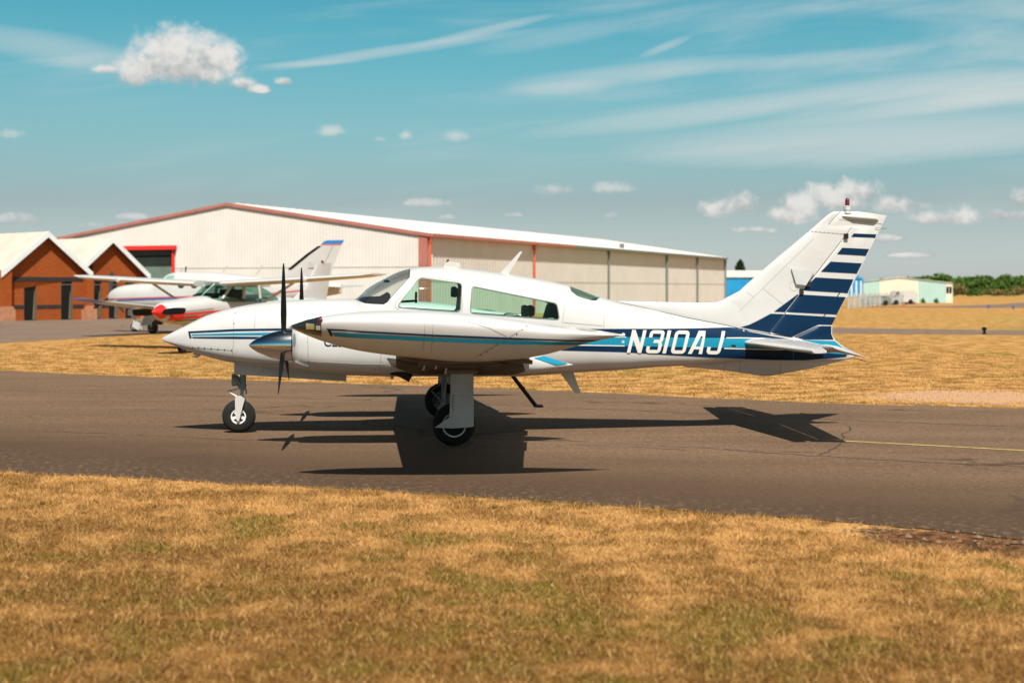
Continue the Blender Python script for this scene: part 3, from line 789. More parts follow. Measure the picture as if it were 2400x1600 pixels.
# palisade fence in front of the parked cars
def fence():
    pts = [G(1988, 723.5), G(2062, 716.5), G(2150, 711)]
    g = empty('palisade_fence', pts[0]); tag(g, 'pale grey palisade fence in front of the pale hangar', 'fence')
    P = [p - pts[0] for p in pts]; fm = mat('galvanised', (.42, .43, .40), .5, .3)
    pl = MB(); H = 1.35
    for a, b in zip(P[:-1], P[1:]):
        L = (b - a).length; n = int(L / .45)
        for i in range(n):
            q = a + (b - a) * (i / n); pl.box((q.x - .016, q.y - .01, .05), (q.x + .016, q.y + .01, H))
    o = pl.build('pale', fm, g, False); o['kind'] = 'stuff'
    for a, b in zip(P[:-1], P[1:]):
        for z in (.35, 1.1):
            MB().tube([a + Vector((0, .05, z)), b + Vector((0, .05, z))], .035, 6).build('rail', fm, g, False)
        n = 6
        for i in range(n):
            q = a + (b - a) * (i / n); MB().box((q.x - .06, q.y - .06, 0), (q.x + .06, q.y + .06, H + .08)).build('post', fm, g, False)
fence()
def car(px, py, length, height, m, label, van=False, rz=0.1):
    p = G(px, py); g = empty('parked_van' if van else 'parked_car', p, rz); tag(g, label, 'van' if van else 'car')
    L, Hh = length, height
    prof = [(0, .25), (L, .25), (L, .75), (L * .97, Hh), (L * .28, Hh), (L * .16, .95), (0, .8)] if van else [(0, .25), (L, .25), (L, .8), (L * .97, .9), (L * .80, Hh), (L * .45, Hh), (L * .28, .92), (L * .04, .8), (0, .6)]
    MB().prism(rnd(prof, .12), -.85, .85).build('body', m, g, True)
    for s in (-1, 1):
        q = [(L * .30, .98), (L * .42, Hh - .1), (L * .56, Hh - .1), (L * .56, .98)] if not van else [(L * .18, 1.0), (L * .28, Hh - .15), (L * .38, Hh - .15), (L * .38, 1.0)]
        MB().prism(q, s * .84, s * .87).build('window', win_dark, g, False)
        if not van: MB().prism([(L * .58, .98), (L * .58, Hh - .1), (L * .78, Hh - .1), (L * .88, .98)], s * .84, s * .87).build('window', win_dark, g, False)
        for x in (L * .2, L * .8):
            w = MB().lathe([(-.09, .16), (-.09, .29), (.09, .29), (.09, .16)], (x, s * .78, .30), 'y', 18).build('wheel', rubber, g)
car(2078, 712.8, 2.2 * 1.5, 1.62, white2, 'white van parked behind the palisade fence', True)
car(2020, 716, 3.0, 1.05, mat('car_grey', (.16, .18, .17), .3, coat=.5), 'dark grey car parked behind the left end of the fence')
car(2048, 714.5, 2.9, 1.05, mat('car_silver', (.40, .42, .41), .3, .3, coat=.5), 'silver car parked between the dark grey car and the white van')
car(2104, 711.8, 2.1, .95, white2, 'small white car parked to the right of the white van')

# ------------------------------------------------------------------ trees
def leaf_mat(name, a, b):
    m = bpy.data.materials.new(name); m.use_nodes = True; nt = m.node_tree; p = nt.nodes['Principled BSDF']
    oi = nt.nodes.new('ShaderNodeObjectInfo'); tc = nt.nodes.new('ShaderNodeTexCoord')
    n = noise(nt, E(nt, tc.outputs['Object']), 1.1, 3, .6)
    c = mixc(nt, (n.smooth(.35, .65) * .6 + E(nt, oi.outputs['Random']) * .4).clamp(), a, b)
    nt.links.new(c.s, p.inputs['Base Color']); p.inputs['Roughness'].default_value = .7; p.inputs['Specular IOR Level'].default_value = .2
    return m
leaf_g = leaf_mat('leaf_green', (.028, .080, .014), (.085, .150, .022)); leaf_d = leaf_mat('leaf_dark', (.010, .030, .012), (.022, .05, .016)); leaf_o = leaf_mat('leaf_scrub', (.10, .10, .025), (.17, .12, .04))
bark = mat('bark', (.06, .045, .03), .9)
def crown_mesh(seed, rx, rz, zc, n, ls, kind='round'):
    r2 = np.random.default_rng(seed); v, f = [], []
    lobes = [(r2.uniform(-.55, .55) * rx, r2.uniform(-.55, .55) * rx, zc + r2.uniform(-.5, .6) * rz, r2.uniform(.4, .62)) for _ in range(9)]
    for i in range(n):
        if kind == 'cone':
            h = r2.uniform(0, 1)**1.4; a = r2.uniform(0, 6.283); rr = rx * (1 - h)**.6 * r2.uniform(.5, 1.15) * (1 + .25 * math.sin(9 * h + 2 * a)) + .08
            c = np.array([rr * math.cos(a), rr * math.sin(a), zc - rz + 2 * rz * h])
        else:
            lx, ly, lz, lr = lobes[r2.integers(len(lobes))]; d = r2.normal(size=3); d /= np.linalg.norm(d); q = r2.uniform(.6, 1.05) * lr
            c = np.array([lx + d[0] * q * rx, ly + d[1] * q * rx, lz + d[2] * q * rz])
        a1, a2 = r2.normal(size=3), r2.normal(size=3); a1 /= np.linalg.norm(a1); a2 -= a1 * a1.dot(a2); a2 /= np.linalg.norm(a2); s = ls * r2.uniform(.6, 1.3)
        k = len(v); v += [c - a1 * s - a2 * s * .5, c + a1 * s - a2 * s * .4, c + a1 * s * .7 + a2 * s * .6, c - a1 * s * .8 + a2 * s * .5]; f.append((k, k + 1, k + 2, k + 3))
    me = bpy.data.meshes.new('crown'); me.from_pydata([tuple(p) for p in v], [], f); me.update(); return me
CR = [crown_mesh(s, 4.2, 2.4, 3.6, 1500, .34) for s in (1, 2, 3)]
for m_ in CR: m_.materials.append(leaf_g)
tm = MB().tube([(0, 0, 0), (.1, 0, 2), (0, .1, 4)], [.28, .2, .08], 8)
trunk_me = None
def tree(name, loc, cr, s, sz, label, group=None, rz=0):
    global trunk_me
    g = empty(name, loc, rz); g.scale = (s, s, sz); tag(g, label, 'tree', group)
    if trunk_me is None:
        o = tm.build('trunk', bark, g); trunk_me = o.data
    else:
        o = bpy.data.objects.new('trunk', trunk_me); COL.objects.link(o); o.parent = g
    c = bpy.data.objects.new('crown', cr); COL.objects.link(c); c.parent = g
    return g
r3 = random.Random(21)
for i in range(34):
    px = 2114 + i * 13 + r3.uniform(-5, 5); Dt = r3.uniform(360, 470) if i % 2 else r3.uniform(400, 480)
    hh = (HZ - (644 + r3.uniform(-7, 9) + (6 if px < 2170 else 0) )) * Dt / F + CH
    tree('broadleaf_tree', ((px - 1200) * Dt / F, Dt, 0), CR[i % 3], r3.uniform(.85, 1.15), hh / 6.4, 'green broadleaf tree in the far row behind the pale hangar', 'trees along the far side of the airfield', r3.uniform(0, 6))
SCB = crown_mesh(9, 2.6, .9, .9, 500, .22); SCB.materials.append(leaf_o)
SCG = crown_mesh(12, 2.2, 1.1, 1.0, 500, .22); SCG.materials.append(leaf_g)
for i in range(9):
    px = 2236 + i * 23 + r3.uniform(-6, 6); Dt = r3.uniform(330, 352)
    o = bpy.data.objects.new('scrub_bush', SCB if i % 2 else SCG); COL.objects.link(o); o.location = ((px - 1200) * Dt / F, Dt, 0); o.scale = (r3.uniform(.8, 1.3),) * 2 + (r3.uniform(.8, 1.6),); o.rotation_euler = (0, 0, r3.uniform(0, 6))
    tag(o, 'low scrub bush at the foot of the far tree row', 'bush', 'scrub bushes below the far trees')
for px, lb in ((2164, 'small green bush at the pale hangar wall near its cream panel'), (2195, 'small green bush at the pale hangar wall near its right end')):
    o = bpy.data.objects.new('bush', SCG); COL.objects.link(o); Dt = 183; o.location = ((px - 1200) * Dt / F, Dt, -.1); o.scale = (.16, .16, .35); tag(o, lb, 'bush')
cone = crown_mesh(31, 2.2, 3.4, 5.0, 1500, .28, 'cone'); cone.materials.append(leaf_d)
tree('conifer_tree', ((1735 - 1200) * 330 / F, 330, 0), cone, .9, 1.0, 'lone dark conifer rising behind the blue shed')
tree('broadleaf_tree', ((2067 - 1200) * 300 / F, 300, 0), CR[1], .35, .66, 'small dark tree top showing above the pale hangar roof')
# small airfield lights
for px, py, h_, m, lb, nm in ((2307, 783, .30, black, 'small black marker light at the edge of the far taxiway', 'marker_light'), (2317, 722.5, .35, blue, 'small blue taxiway light in the grass, nearer to the pale hangar', 'taxiway_light'),
                          (2375, 725.5, .35, blue, 'small blue taxiway light in the grass close to the right edge', 'taxiway_light'), (2119, 718.5, .3, mat('orange_plastic', (.6, .09, .03), .5), 'small orange marker in the grass below the white van', 'marker_light')):
    p = G(px, py); MB().lathe([(0, .09), (.05, .09), (.06, .05), (h_ * .55, .05), (h_ * .6, .1), (h_ * .9, .1), (h_, .05)], p, 'z', 12).build(nm, m)
    tag(bpy.context.scene.objects[-1] if False else [o for o in COL.objects if o.name.startswith(nm) and 'category' not in o][-1], lb, 'light')

# ------------------------------------------------------------------ the twin engined aeroplane on the taxiway
OY, YAW, ZT = 19.25, R(5.0), .008
cY, sY = math.cos(YAW), math.sin(YAW)
def A(px, py, ya=0.0):
    "photo pixel to (x, z) in the aeroplane's own frame, for a point at lateral distance ya (+ is the far side)"
    k = (px - 1200) / F
    xa = (k * (OY + ya * cY) + ya * sY) / (cY - k * sY)
    D = OY + xa * sY + ya * cY
    return xa, CH - (py - HZ) * D / F - ZT

plane = empty('twin_engine_aeroplane', (0, OY, ZT), YAW)
tag(plane, 'white twin-engine aeroplane with navy and light blue bands standing on the taxiway', 'aeroplane')

HULL = [(378, 794.3, 794.9, .005), (381, 791.6, 797.2, .022), (390, 786.4, 802, .062), (410, 775.5, 809.5, .13), (436.5, 762.2, 818.5, .21),
        (487.6, 738, 835, .33), (551, 720, 849.5, .43), (615, 709.6, 858.5, .50), (666, 704.3, 864.5, .545), (743, 701, 871, .585),
        (800, 700.3, 876, .61), (826, 700, 878, .622), (833, 698.5, 878, .625), (861, 674.5, 879, .64), (902, 651.3, 880, .65), (929, 637.8, 880, .655),
        (960, 628.6, 880, .66), (983, 625.8, 880, .66), (1038, 624.8, 880, .66), (1092, 629.2, 880, .66), (1147, 636.4, 880, .655),
        (1201, 643.6, 880, .645), (1256, 653, 877.5, .63), (1329, 668.1, 873, .59), (1405, 695.5, 868, .53), (1445, 706.5, 866, .50),
        (1537, 727, 859, .42), (1616, 745.5, 855, .345), (1703, 762, 849, .27), (1760, 776, 844.5, .225), (1855, 791, 845, .155), (1915, 804, 846, .11),
        (1975, 816, 843.5, .06), (1999, 824.5, 838, .03), (2004, 828, 832, .008)]
hull = Body([(A(px, t)[0], A(px, t)[1], A(px, b)[1], w) for px, t, b, w in HULL], 0.0, 2.65, 3.5, .43)
def HP(px, py, side=-1):
    "photo pixel to (x, z) on the near side of the hull"
    ya = -.5
    for _ in range(6):
        xa, z = A(px, py, ya); ya = -hull.surf(xa, z)
    return xa, z
def hp(pts): return [HP(*p) for p in pts]
R1 = lambda pts: [(360 + x / 3.92, 580 + y / 3.92) for x, y in pts]
R2 = lambda pts: [(820 + x / 3.672, 600 + y / 3.672) for x, y in pts]
R3 = lambda pts: [(1300 + x / 3.92, 600 + y / 3.92) for x, y in pts]
R4 = lambda pts: [(1640 + x / 3.4852, 450 + y / 3.4852) for x, y in pts]

XA, XB = A(815, 700)[0], A(1425, 700)[0]
win_f = rnd(hp(R2([(612, 187), (967, 234), (950, 482), (640, 461), (414, 441), (430, 402), (585, 205)])), .05)
win_r = rnd(hp(R2([(1048, 257), (1783, 406), (1804, 550), (1036, 493)])), .05)
ws = hp(R2([(130, 407), (200, 413), (290, 417), (325, 396), (345, 368), (515, 182)])) + [A(961, 629.5), A(961, 600), A(824, 600), A(827, 697), A(832, 701)]
rw = [A(1330.5, 668)] + [A(px, py, -.36) for px, py in R3([(150, 322), (200, 366), (270, 392), (350, 409), (385, 408), (408, 393)])] + [A(1405.5, 696), A(1407, 640), A(1330, 640)]
cuts = [MB().prism(win_f, -2, 2), MB().prism(win_r, -2, 2), MB().prism(ws, -2, 2), MB().prism(rw, -2, 2)]
bm = bmesh.new()
me = boolean(hull.mesh(XA, XB, .04, 96, (False, False)), cuts, 'DIFFERENCE', .022); bm.from_mesh(me)
for x0, x1, cp in ((hull.x[0], XA, (True, False)), (XB, hull.x[-1], (False, True))):
    v, f = hull.mesh(x0, x1, .05, 96, cp); n = [bm.verts.new(p) for p in v]
    for q in f: bm.faces.new([n[i] for i in q])
bmesh.ops.remove_doubles(bm, verts=bm.verts, dist=.0008)
bmesh.ops.recalc_face_normals(bm, faces=bm.faces)
me = bpy.data.meshes.new('fuselage'); bm.to_mesh(me); bm.free()
fus = link('fuselage', me, white, plane, True, 30)
for nm, poly, y0, y1, gm in (('side_window', win_f, -2, 0, green_glass), ('side_window', win_r, -2, 0, green_glass), ('side_window', win_f, 0, 2, green_glass),
                             ('side_window', win_r, 0, 2, green_glass), ('windshield', ws, -2, 2, clear_glass), ('rear_window', rw, -2, 2, green_glass)):
    link(nm, boolean(hull.mesh(XA, XB, .04, 96, (False, False), .006), [MB().prism(poly, y0, y1)], 'INTERSECT', .005), gm, fus, True, 30)
def ring_strip(poly, w):
    "closed outline of a window as a thin flat band"
    out = []
    for i in range(len(poly)):
        a, b = Vector(poly[i]), Vector(poly[(i + 1) % len(poly)])
        out.append((a, b))
    return out
def line(parent, surf, pts, w, m, name='panel_seam', side=-1, yc=0.0, off=.0022):
    v, f = [], []
    P = []
    for a, b in zip(pts[:-1], pts[1:]):
        a, b = Vector(a), Vector(b); n = max(1, int((b - a).length / .05))
        P += [a + (b - a) * (i / n) for i in range(n)]
    P.append(Vector(pts[-1]))
    for i, p in enumerate(P):
        t = (P[min(i + 1, len(P) - 1)] - P[max(i - 1, 0)]).normalized(); nn = Vector((-t.y, t.x)) * w / 2
        for s in (-1, 1):
            q = p + nn * s; v.append((q.x, yc + side * (surf(q.x, q.y) + off), q.y))
    for i in range(len(P) - 1): f.append((2 * i, 2 * i + 1, 2 * i + 3, 2 * i + 2))
    return obj(name, v, f, m, parent, True, 0)
hs = hull.surf
for poly in (win_f, win_r):
    line(fus, hs, poly + [poly[0]], .014, mat('window_seal', (.12, .16, .14), .6), 'window_seal')
door = hp(R2([(600, 172), (985, 222), (962, 494)])); line(fus, hs, door, .0085, seam)
line(fus, hs, hp(R2([(580, 180), (395, 400), (390, 440), (420, 462)])), .0085, seam)
for pts in ([(755, 560), (738, 640), (735, 860), (722, 1040)], [(970, 520), (945, 580), (925, 745)], [(1525, 478), (1508, 590)], [(300, 915), (500, 928), (722, 945)],
            [(722, 1045), (1000, 1066), (1280, 1082)]):
    line(fus, hs, hp(R1(pts)), .0085, seam)
line(fus, hs, hp(R3([(95, 430), (70, 620)])), .008, seam); line(fus, hs, hp(R3([(450, 470), (450, 660)])), .008, seam)
line(fus, hs, hp(R3([(80, 610), (440, 640)])), .008, seam)
def dots(name, P, r, m, parent, side=-1, surf=hs, yc=0.0):
    b = MB()
    for x, z in P:
        y = surf(x, z)
        b.add([(x + r * math.cos(t * math.pi / 4), yc + side * (y + .004), z + r * math.sin(t * math.pi / 4)) for t in range(8)] + [(x, yc + side * (y + .009), z)],
              [(t, (t + 1) % 8, 8) for t in range(8)])
    o = b.build(name, m, parent, True); o['kind'] = 'stuff'; return o
dots('nose_fastener_row', hp(R1([(307, 919), (360, 916), (412, 918), (467, 923), (530, 928), (592, 933), (653, 938), (716, 943)])), .009, dark, fus)
dots('nose_fastener_row', hp(R1([(751, 598), (738, 699), (724, 821)])), .008, dark, fus)
# paint: front stripes
st_navy = [[(318, 770), (745, 748), (1250, 741), (2700, 741), (2700, 759), (1250, 759), (745, 768), (337, 786), (352, 832), (331, 832)],
           [(354, 820), (735, 817), (1100, 820), (2700, 820), (2700, 840), (1100, 840), (735, 838), (361, 832)]]
for p in st_navy: decal('paint_stripe', hp(R1(p)), hs, .004, navy, fus)
decal('paint_stripe', hp(R1([(345, 797), (740, 785), (1100, 780), (2700, 780), (2700, 802), (1100, 804), (740, 805), (355, 808)])), hs, .004, cyan, fus)
# paint: rear band
T0 = [(80, 674), (350, 669), (700, 668), (1000, 668), (1350, 663), (1600, 656), (1700, 664), (1790, 697), (1980, 733)]
B0 = [(2200, 770), (2680, 875), (2680, 925), (2300, 955), (1990, 952), (1680, 940), (1400, 928), (1000, 905), (600, 880), (60, 866)]
decal('paint_band', hp(R3(T0 + B0)), hs, .004, navy, fus)
decal('paint_band', hp(R3([(60, 737), (640, 743), (1000, 747), (1500, 752), (1780, 757), (2050, 770), (2200, 790), (2700, 900), (2700, 905), (2100, 862), (1700, 842), (1500, 840), (1000, 832), (640, 825), (60, 816)])), hs, .008, cyan, fus)
for p in ([(60, 733), (655, 739), (655, 748), (60, 743)], [(60, 811), (640, 820), (640, 829), (60, 820)], [(1575, 748), (1700, 748), (1900, 754), (2110, 768), (2110, 775), (1900, 763), (1700, 757), (1575, 757)],
          [(1555, 842), (2100, 858), (2100, 866), (1555, 852)]):
    decal('paint_stripe', hp(R3(p)), hs, .0115, letter_white, fus)
# registration letters: unslanted letter box -> photo box
def LB(u, v, x0): return (x0 + u + 50 * v / 208, 886.5 + .0175 * (x0 - 660 + u) - v)
def sweep(path, w):
    "strip polygons along a path, mitred"
    P = [Vector(p) for p in path]; L, Rr = [], []
    for i, p in enumerate(P):
        t0 = (p - P[i - 1]).normalized() if i else None; t1 = (P[i + 1] - p).normalized() if i < len(P) - 1 else None
        t0 = t0 or t1; t1 = t1 or t0
        n0, n1 = Vector((-t0.y, t0.x)), Vector((-t1.y, t1.x)); m = (n0 + n1).normalized(); k = w / 2 / max(.4, m.dot(n0))
        L.append(p + m * k); Rr.append(p - m * k)
    return [[L[i], L[i + 1], Rr[i + 1], Rr[i]] for i in range(len(P) - 1)]
def arc(cx, cy, r, a0, a1, n=5): return [(cx + r * math.cos(R(a0 + (a1 - a0) * i / n)), cy + r * math.sin(R(a0 + (a1 - a0) * i / n))) for i in range(n + 1)]
GL = {'N': (660, [[(0, 0), (31, 0), (31, 208), (0, 208)], [(31, 208), (31, 122), (101, 0), (101, 86)], [(101, 0), (132, 0), (132, 208), (101, 208)]]),
      '3': (829, sweep([(15, 142)] + arc(33, 175, 18, 180, 90) + arc(102, 175, 18, 90, 0) + [(120, 128)] + arc(104, 124, 16, 0, -90) + [(52, 108)], 30) +
            sweep([(104, 92.5), (114, 88)] + [(120, 78)] + arc(102, 33, 18, 0, -90) + arc(33, 33, 18, 270, 180) + [(15, 62)], 30)),
      'I': (986, [[(0, 0), (32, 0), (32, 208), (0, 208)]]),
      '0': (1059, sweep([(15, 104)] + arc(35, 173, 20, 180, 90) + arc(99, 173, 20, 90, 0) + arc(99, 35, 20, 0, -90) + arc(35, 35, 20, 270, 180) + [(15, 104)], 30)),
      'A': (1220, [[(0, 0), (33, 0), (44, 46), (50.8, 74), (76, 179), (82, 208), (48, 208)], [(50, 71), (43.5, 44), (101, 44), (97, 71)], [(101, 44), (98, 0), (131, 0), (131, 60), (82, 208), (76, 179), (97, 71)]]),
      'J': (1386, sweep([(112, 208)] + arc(92, 35, 20, 0, -90) + arc(35, 35, 20, 270, 180) + [(15, 66)], 31))}
GL['A'] = (1220, [[(0, 0), (34, 0), (80, 165), (80, 208), (54, 208)], [(80, 165), (98, 165 * .0 + 0), (131, 0), (131, 0), (98, 208), (80, 208)]])
GL['A'] = (1220, [[(0, 0), (35, 0), (47, 42), (54, 66), (82, 162), (82, 208), (50, 208)], [(54, 66), (47, 42), (98, 42), (98, 66)], [(98, 0), (131, 0), (114, 208), (82, 208), (82, 162), (98, 162), (98, 66), (98, 42)]])
for ch, (x0, polys) in GL.items():
    parts = []
    for p in polys: parts.append(decal('registration_letter', hp(R3([LB(u, v, x0) for u, v in p])), hs, .013, letter_white, fus, cell=.06))
    bm = bmesh.new()
    for q in parts: bm.from_mesh(q.data)
    bm.to_mesh(parts[0].data); bm.free()
    for q in parts[1:]: bpy.data.objects.remove(q)
# small fittings on the hull
b = MB()
for px, py in ((1461, 783), (1460, 801)):
    x, z = HP(px, py); b.lathe([(-.012, .001), (-.012, .02), (.01, .022)], (x, -hs(x, z), z), 'y', 16)
b.build('static_port', alu, fus)
x, z = HP(1718, 810); MB().box((x - .035, -hs(x, z) - .012, z - .012), (x + .035, -hs(x, z) + .01, z + .012)).build('vent_plate', soot, fus)
MB().tube([A(455, 826) [0:1] + (0, A(455, 826)[1]), (A(468, 834)[0], 0, A(468, 834)[1]), (A(462, 836)[0], 0, A(462, 836)[1]), (A(450, 835)[0], 0, A(450, 835)[1])], [.03, .02, .012, .008], 10).build('pitot_tube', alu, fus)
x0, z0 = A(1445, 705); x1, z1 = A(1800, 781)
MB().prism([A(1171, 641), A(1190, 644), A(1193, 640), A(1224, 590), A(1219, 589)], -.012, .012).build('antenna', white, fus)
MB().prism([A(1038, 626), A(1041, 617), A(1052, 612.5), A(1077, 616), A(1079, 627)], -.09, .09).build('roof_beacon_housing', white2, fus, True)
MB().tube([(A(1050, 617)[0], 0, A(1050, 617)[1]), (A(1050, 608)[0], 0, A(1050, 608)[1])], [.03, .012], 10).build('roof_beacon', lamp_red, fus)
MB().tube([(A(1537, 727)[0], 0, A(1537, 727)[1] - .02), (A(1541, 706)[0], 0, A(1541, 706)[1])], [.02, .006], 8).build('antenna', black, fus)
MB().prism([A(1312, 872), A(1343, 870), A(1361.5, 921), A(1348, 921.5)], -.014, .014).build('antenna', white2, fus)
MB().prism([A(913, 878), A(924, 878), A(921, 889), A(917, 889)], -.01, .01).build('antenna', door_grey, fus)
# dorsal fin, ventral fin, fairing below the rudder
dst = [(1446, 705.6, 708.5, .012), (1500, 706.3, 726, .03), (1555, 707.5, 738, .045), (1610, 708.5, 752, .055), (1657, 709, 764, .06), (1680, 707.5, 770, .062), (1700, 699.5, 775, .062),
       (1720, 690, 781, .06), (1745, 681, 783, .05), (1775, 690, 788, .04)]
dorsal = Body([(A(p, t)[0], A(p, t)[1], A(p, q)[1], w) for p, t, q, w in dst], 0, 2.2, 3, .2)
obj('dorsal_fin', *dorsal.mesh(step=.06, N=36), white, plane)
line(fus, lambda x, z: max(hs(x, z), dorsal.surf(x, z)) if z > 0 else 0, [A(p, q, -.1) for p, q in R3([(570, 417), (930, 498), (1240, 570), (1580, 635), (1800, 688), (2170, 745)])], .010, dark)
vst = [(1602, 857, 859.5, .02), (1657, 848, 864, .05), (1735, 838, 873, .06), (1800, 838, 881, .06), (1830, 838, 876, .06), (1900, 839, 863, .05), (1975, 838, 845, .02)]
ventral = Body([(A(p, t)[0], A(p, t)[1], A(p, q)[1], w) for p, t, q, w in vst], 0, 2.4, 1.5, .9)
vf = obj('ventral_fin', *ventral.mesh(step=.06, N=36), white, plane)
for p in ((1697, 850, 868), (1733, 846, 872), (1828, 849, 876)):
    line(vf, lambda x, z: max(.03, ventral.surf(x, z)), [A(p[0], p[1]), A(p[0] - 1, p[2])], .008, seam)
hinge = lambda py: 1803.6 + (780 - py) * .778
FT = {p: None for p in ()}
def fsec(py, le, te, t): x0, z = A(le, py); x1, _ = A(te, py); return (x0, x1, z, t)
fin_s = [fsec(p, l, hinge(p) - 2, t) for p, l, t in ((784, 1665, .10), (709, 1690, .105), (700, 1697, .105), (681.6, 1733, .10), (673.8, 1741, .10), (640, 1779, .095), (600, 1825.5, .088),
         (570, 1862, .082), (541.8, 1895.4, .075), (534, 1904.5, .073))]
fin_s += [fsec(527, 1912.5, 1938, .07), fsec(515, 1926, 1949, .066), fsec(503, 1940, 1961, .062), fsec(497.5, 1949, 1966, .05), fsec(495.5, 1957, 1969, .03)]
fin = obj('vertical_fin', *slab(fin_s, FIXED), white, plane)
rud_s = [fsec(p, l, t, th) for p, l, t, th in ((790.5, 1797, 1855, .09), (775, 1808, 1888, .09), (762.5, 1818, 1948, .088), (700, hinge(700), 1981.5, .08), (640, hinge(640), 2011, .07), (580, hinge(580), 2041, .06),
         (534, hinge(534), 2064, .052), (532, 1943, 2065, .052), (527, 1941.5, 2067.5, .06), (515, 1952, 2073, .06), (504.5, 1962, 2078.5, .056), (499, 1968, 2040, .045), (495.3, 1973, 2010, .02))]
rud_m = [(u, h) for u, h in MOVING]
rud = obj('rudder', *slab(rud_s, rud_m), white, fin)
def slab_surf(secs, prof):
    ss = sorted(secs, key=lambda q: q[2])
    def f(x, z):
        zz = [q[2] for q in ss]; le, te, t = (float(np.interp(z, zz, [q[i] for q in ss])) for i in (0, 1, 3))
        return max(.004, t / 2 * float(np.interp((x - le) / max(te - le, .01), [p[0] for p in prof], [p[1] for p in prof])))
    return f
fsf, rsf = slab_surf(fin_s, FIXED), slab_surf(rud_s, rud_m)
ap = lambda pts, ya=-.03: [A(px, py, ya) for px, py in R4(pts)]
for p in ([(1260, 338), (1447, 345), (1440, 372), (1238, 365)], [(1165, 455), (1388, 465), (1361, 520), (1122, 507)], [(1070, 568), (1329, 582), (1287, 665), (990, 650)],
          [(945, 697), (1259, 714), (1212, 825), (842, 803), (930, 712)], [(822, 836), (1197, 858), (1122, 1000), (712, 980)],
          [(700, 997), (1115, 1022), (1084, 1084), (968, 1083), (750, 1187), (583, 1146)]):
    decal('paint_band', ap(p), rsf, .005, navy, rud, cell=.02)
    decal('paint_band', ap(p), rsf, .005, navy, rud, 1, cell=.02)
for p in ([(795, 836), (806, 836), (693, 980), (605, 976)], [(576, 993), (685, 997), (567, 1147), (330, 1103), (400, 1083), (480, 1045)]):
    decal('paint_band', ap(p), fsf, .005, navy, fin); decal('paint_band', ap(p), fsf, .005, navy, fin, 1)
line(rud, rsf, ap([(1180, 775), (970, 1085)]), .014, dark); line(rud, rsf, ap([(1180, 774), (1233, 778)]), .012, letter_white, off=.004)
line(rud, rsf, ap([(1140, 225), (1495, 260)]), .0085, seam)
line(fin, fsf, ap([(885, 322), (1190, 345)]), .0085, seam); line(fin, fsf, ap([(930, 380), (230, 1060)]), .004, seam); line(fin, fsf, ap([(515, 790), (690, 925)]), .004, seam)
line(fin, fsf, ap([(380, 815), (440, 860)]), .004, seam)
dots('fin_fastener_row', ap([(915 + 34 * i, 318 + 3.2 * i) for i in range(8)]), .0085, seam, fin, -1, fsf)
circ = [(768 + 38 * math.cos(t), 768 + 40 * math.sin(t)) for t in np.linspace(0, 6.283, 17)]
line(fin, fsf, ap(circ), .004, seam)
# actuator plate standing off the fin, hinge fittings
v = [A(*q, -.09) for q in R4([(752, 626), (940, 650), (870, 762), (790, 752)])]
MB().add([(x, y, z) for y in (-.078, -.05) for x, z in v], [(0, 1, 2, 3), (4, 7, 6, 5), (0, 4, 5, 1), (1, 5, 6, 2), (2, 6, 7, 3), (3, 7, 4, 0)]).build('access_panel', door_grey, fin, False)
b = MB()
for q in ((1196, 360), (886, 752), (832, 812)):
    x, z = A(*R4([q])[0], -.05); b.box((x - .03, -.06, z - .035), (x + .03, .05, z + .035))
b.build('hinge_fitting', soot, fin)
x, z = A(*R4([(1430, 294)])[0]); MB().tube([(x, -.02, z), (x + .16, -.02, z - .01)], .003, 6).build('static_wick', black, rud)
# bulge near the fin tip, beacon
bx0, bz0 = A(*R4([(1160, 195)])[0]); bx1, bz1 = A(*R4([(1455, 230)])[0])
MB().tube([(bx0, -.03, bz0), (bx0 + .15, -.045, bz0 - .012), (bx0 + .45, -.04, bz0 - .035), (bx1, -.012, bz1)], [.012, .03, .03, .008], 12).build('light_fairing', white, rud)
x, z = A(*R4([(1205, 160)])[0])
MB().lathe([(0, .05), (.05, .045), (.05, .052), (.10, .050), (.11, .035)], (x, 0, z - .03), 'z', 20).build('beacon_base', alu, fin)
MB().lathe([(0, .029), (.05, .032), (.08, .028), (.10, .017), (.108, .004)], (x, 0, z + .08), 'z', 20).build('beacon', lamp_red, fin)
fa_s = [fsec(p, l, t, th) for p, l, t, th in ((762, 1917, 1950.5, .07), (775, 1891, 1950, .09), (784, 1872, 1950, .095), (791, 1856, 1954, .10), (798, 1850, 1958, .11), (814, 1850, 1979, .12), (823, 1850, 1997, .11), (832, 1850, 2000, .06))]
fair = obj('tail_fairing', *slab(fa_s, [(0, .4), (.1, .8), (.3, 1), (.6, .8), (1, .12)]), white, plane)
fas = slab_surf(fa_s, [(0, .4), (.1, .8), (.3, 1), (.6, .8), (1, .12)])
decal('paint_band', ap([(772, 1184), (970, 1093), (1077, 1095), (1077, 1160), (1096, 1204), (850, 1203)]), fas, .005, navy, fair, cell=.015)
decal('paint_band', ap([(735, 1203), (1104, 1217), (1175, 1274), (1235, 1293), (735, 1293)]), fas, .007, cyan, fair, cell=.015)
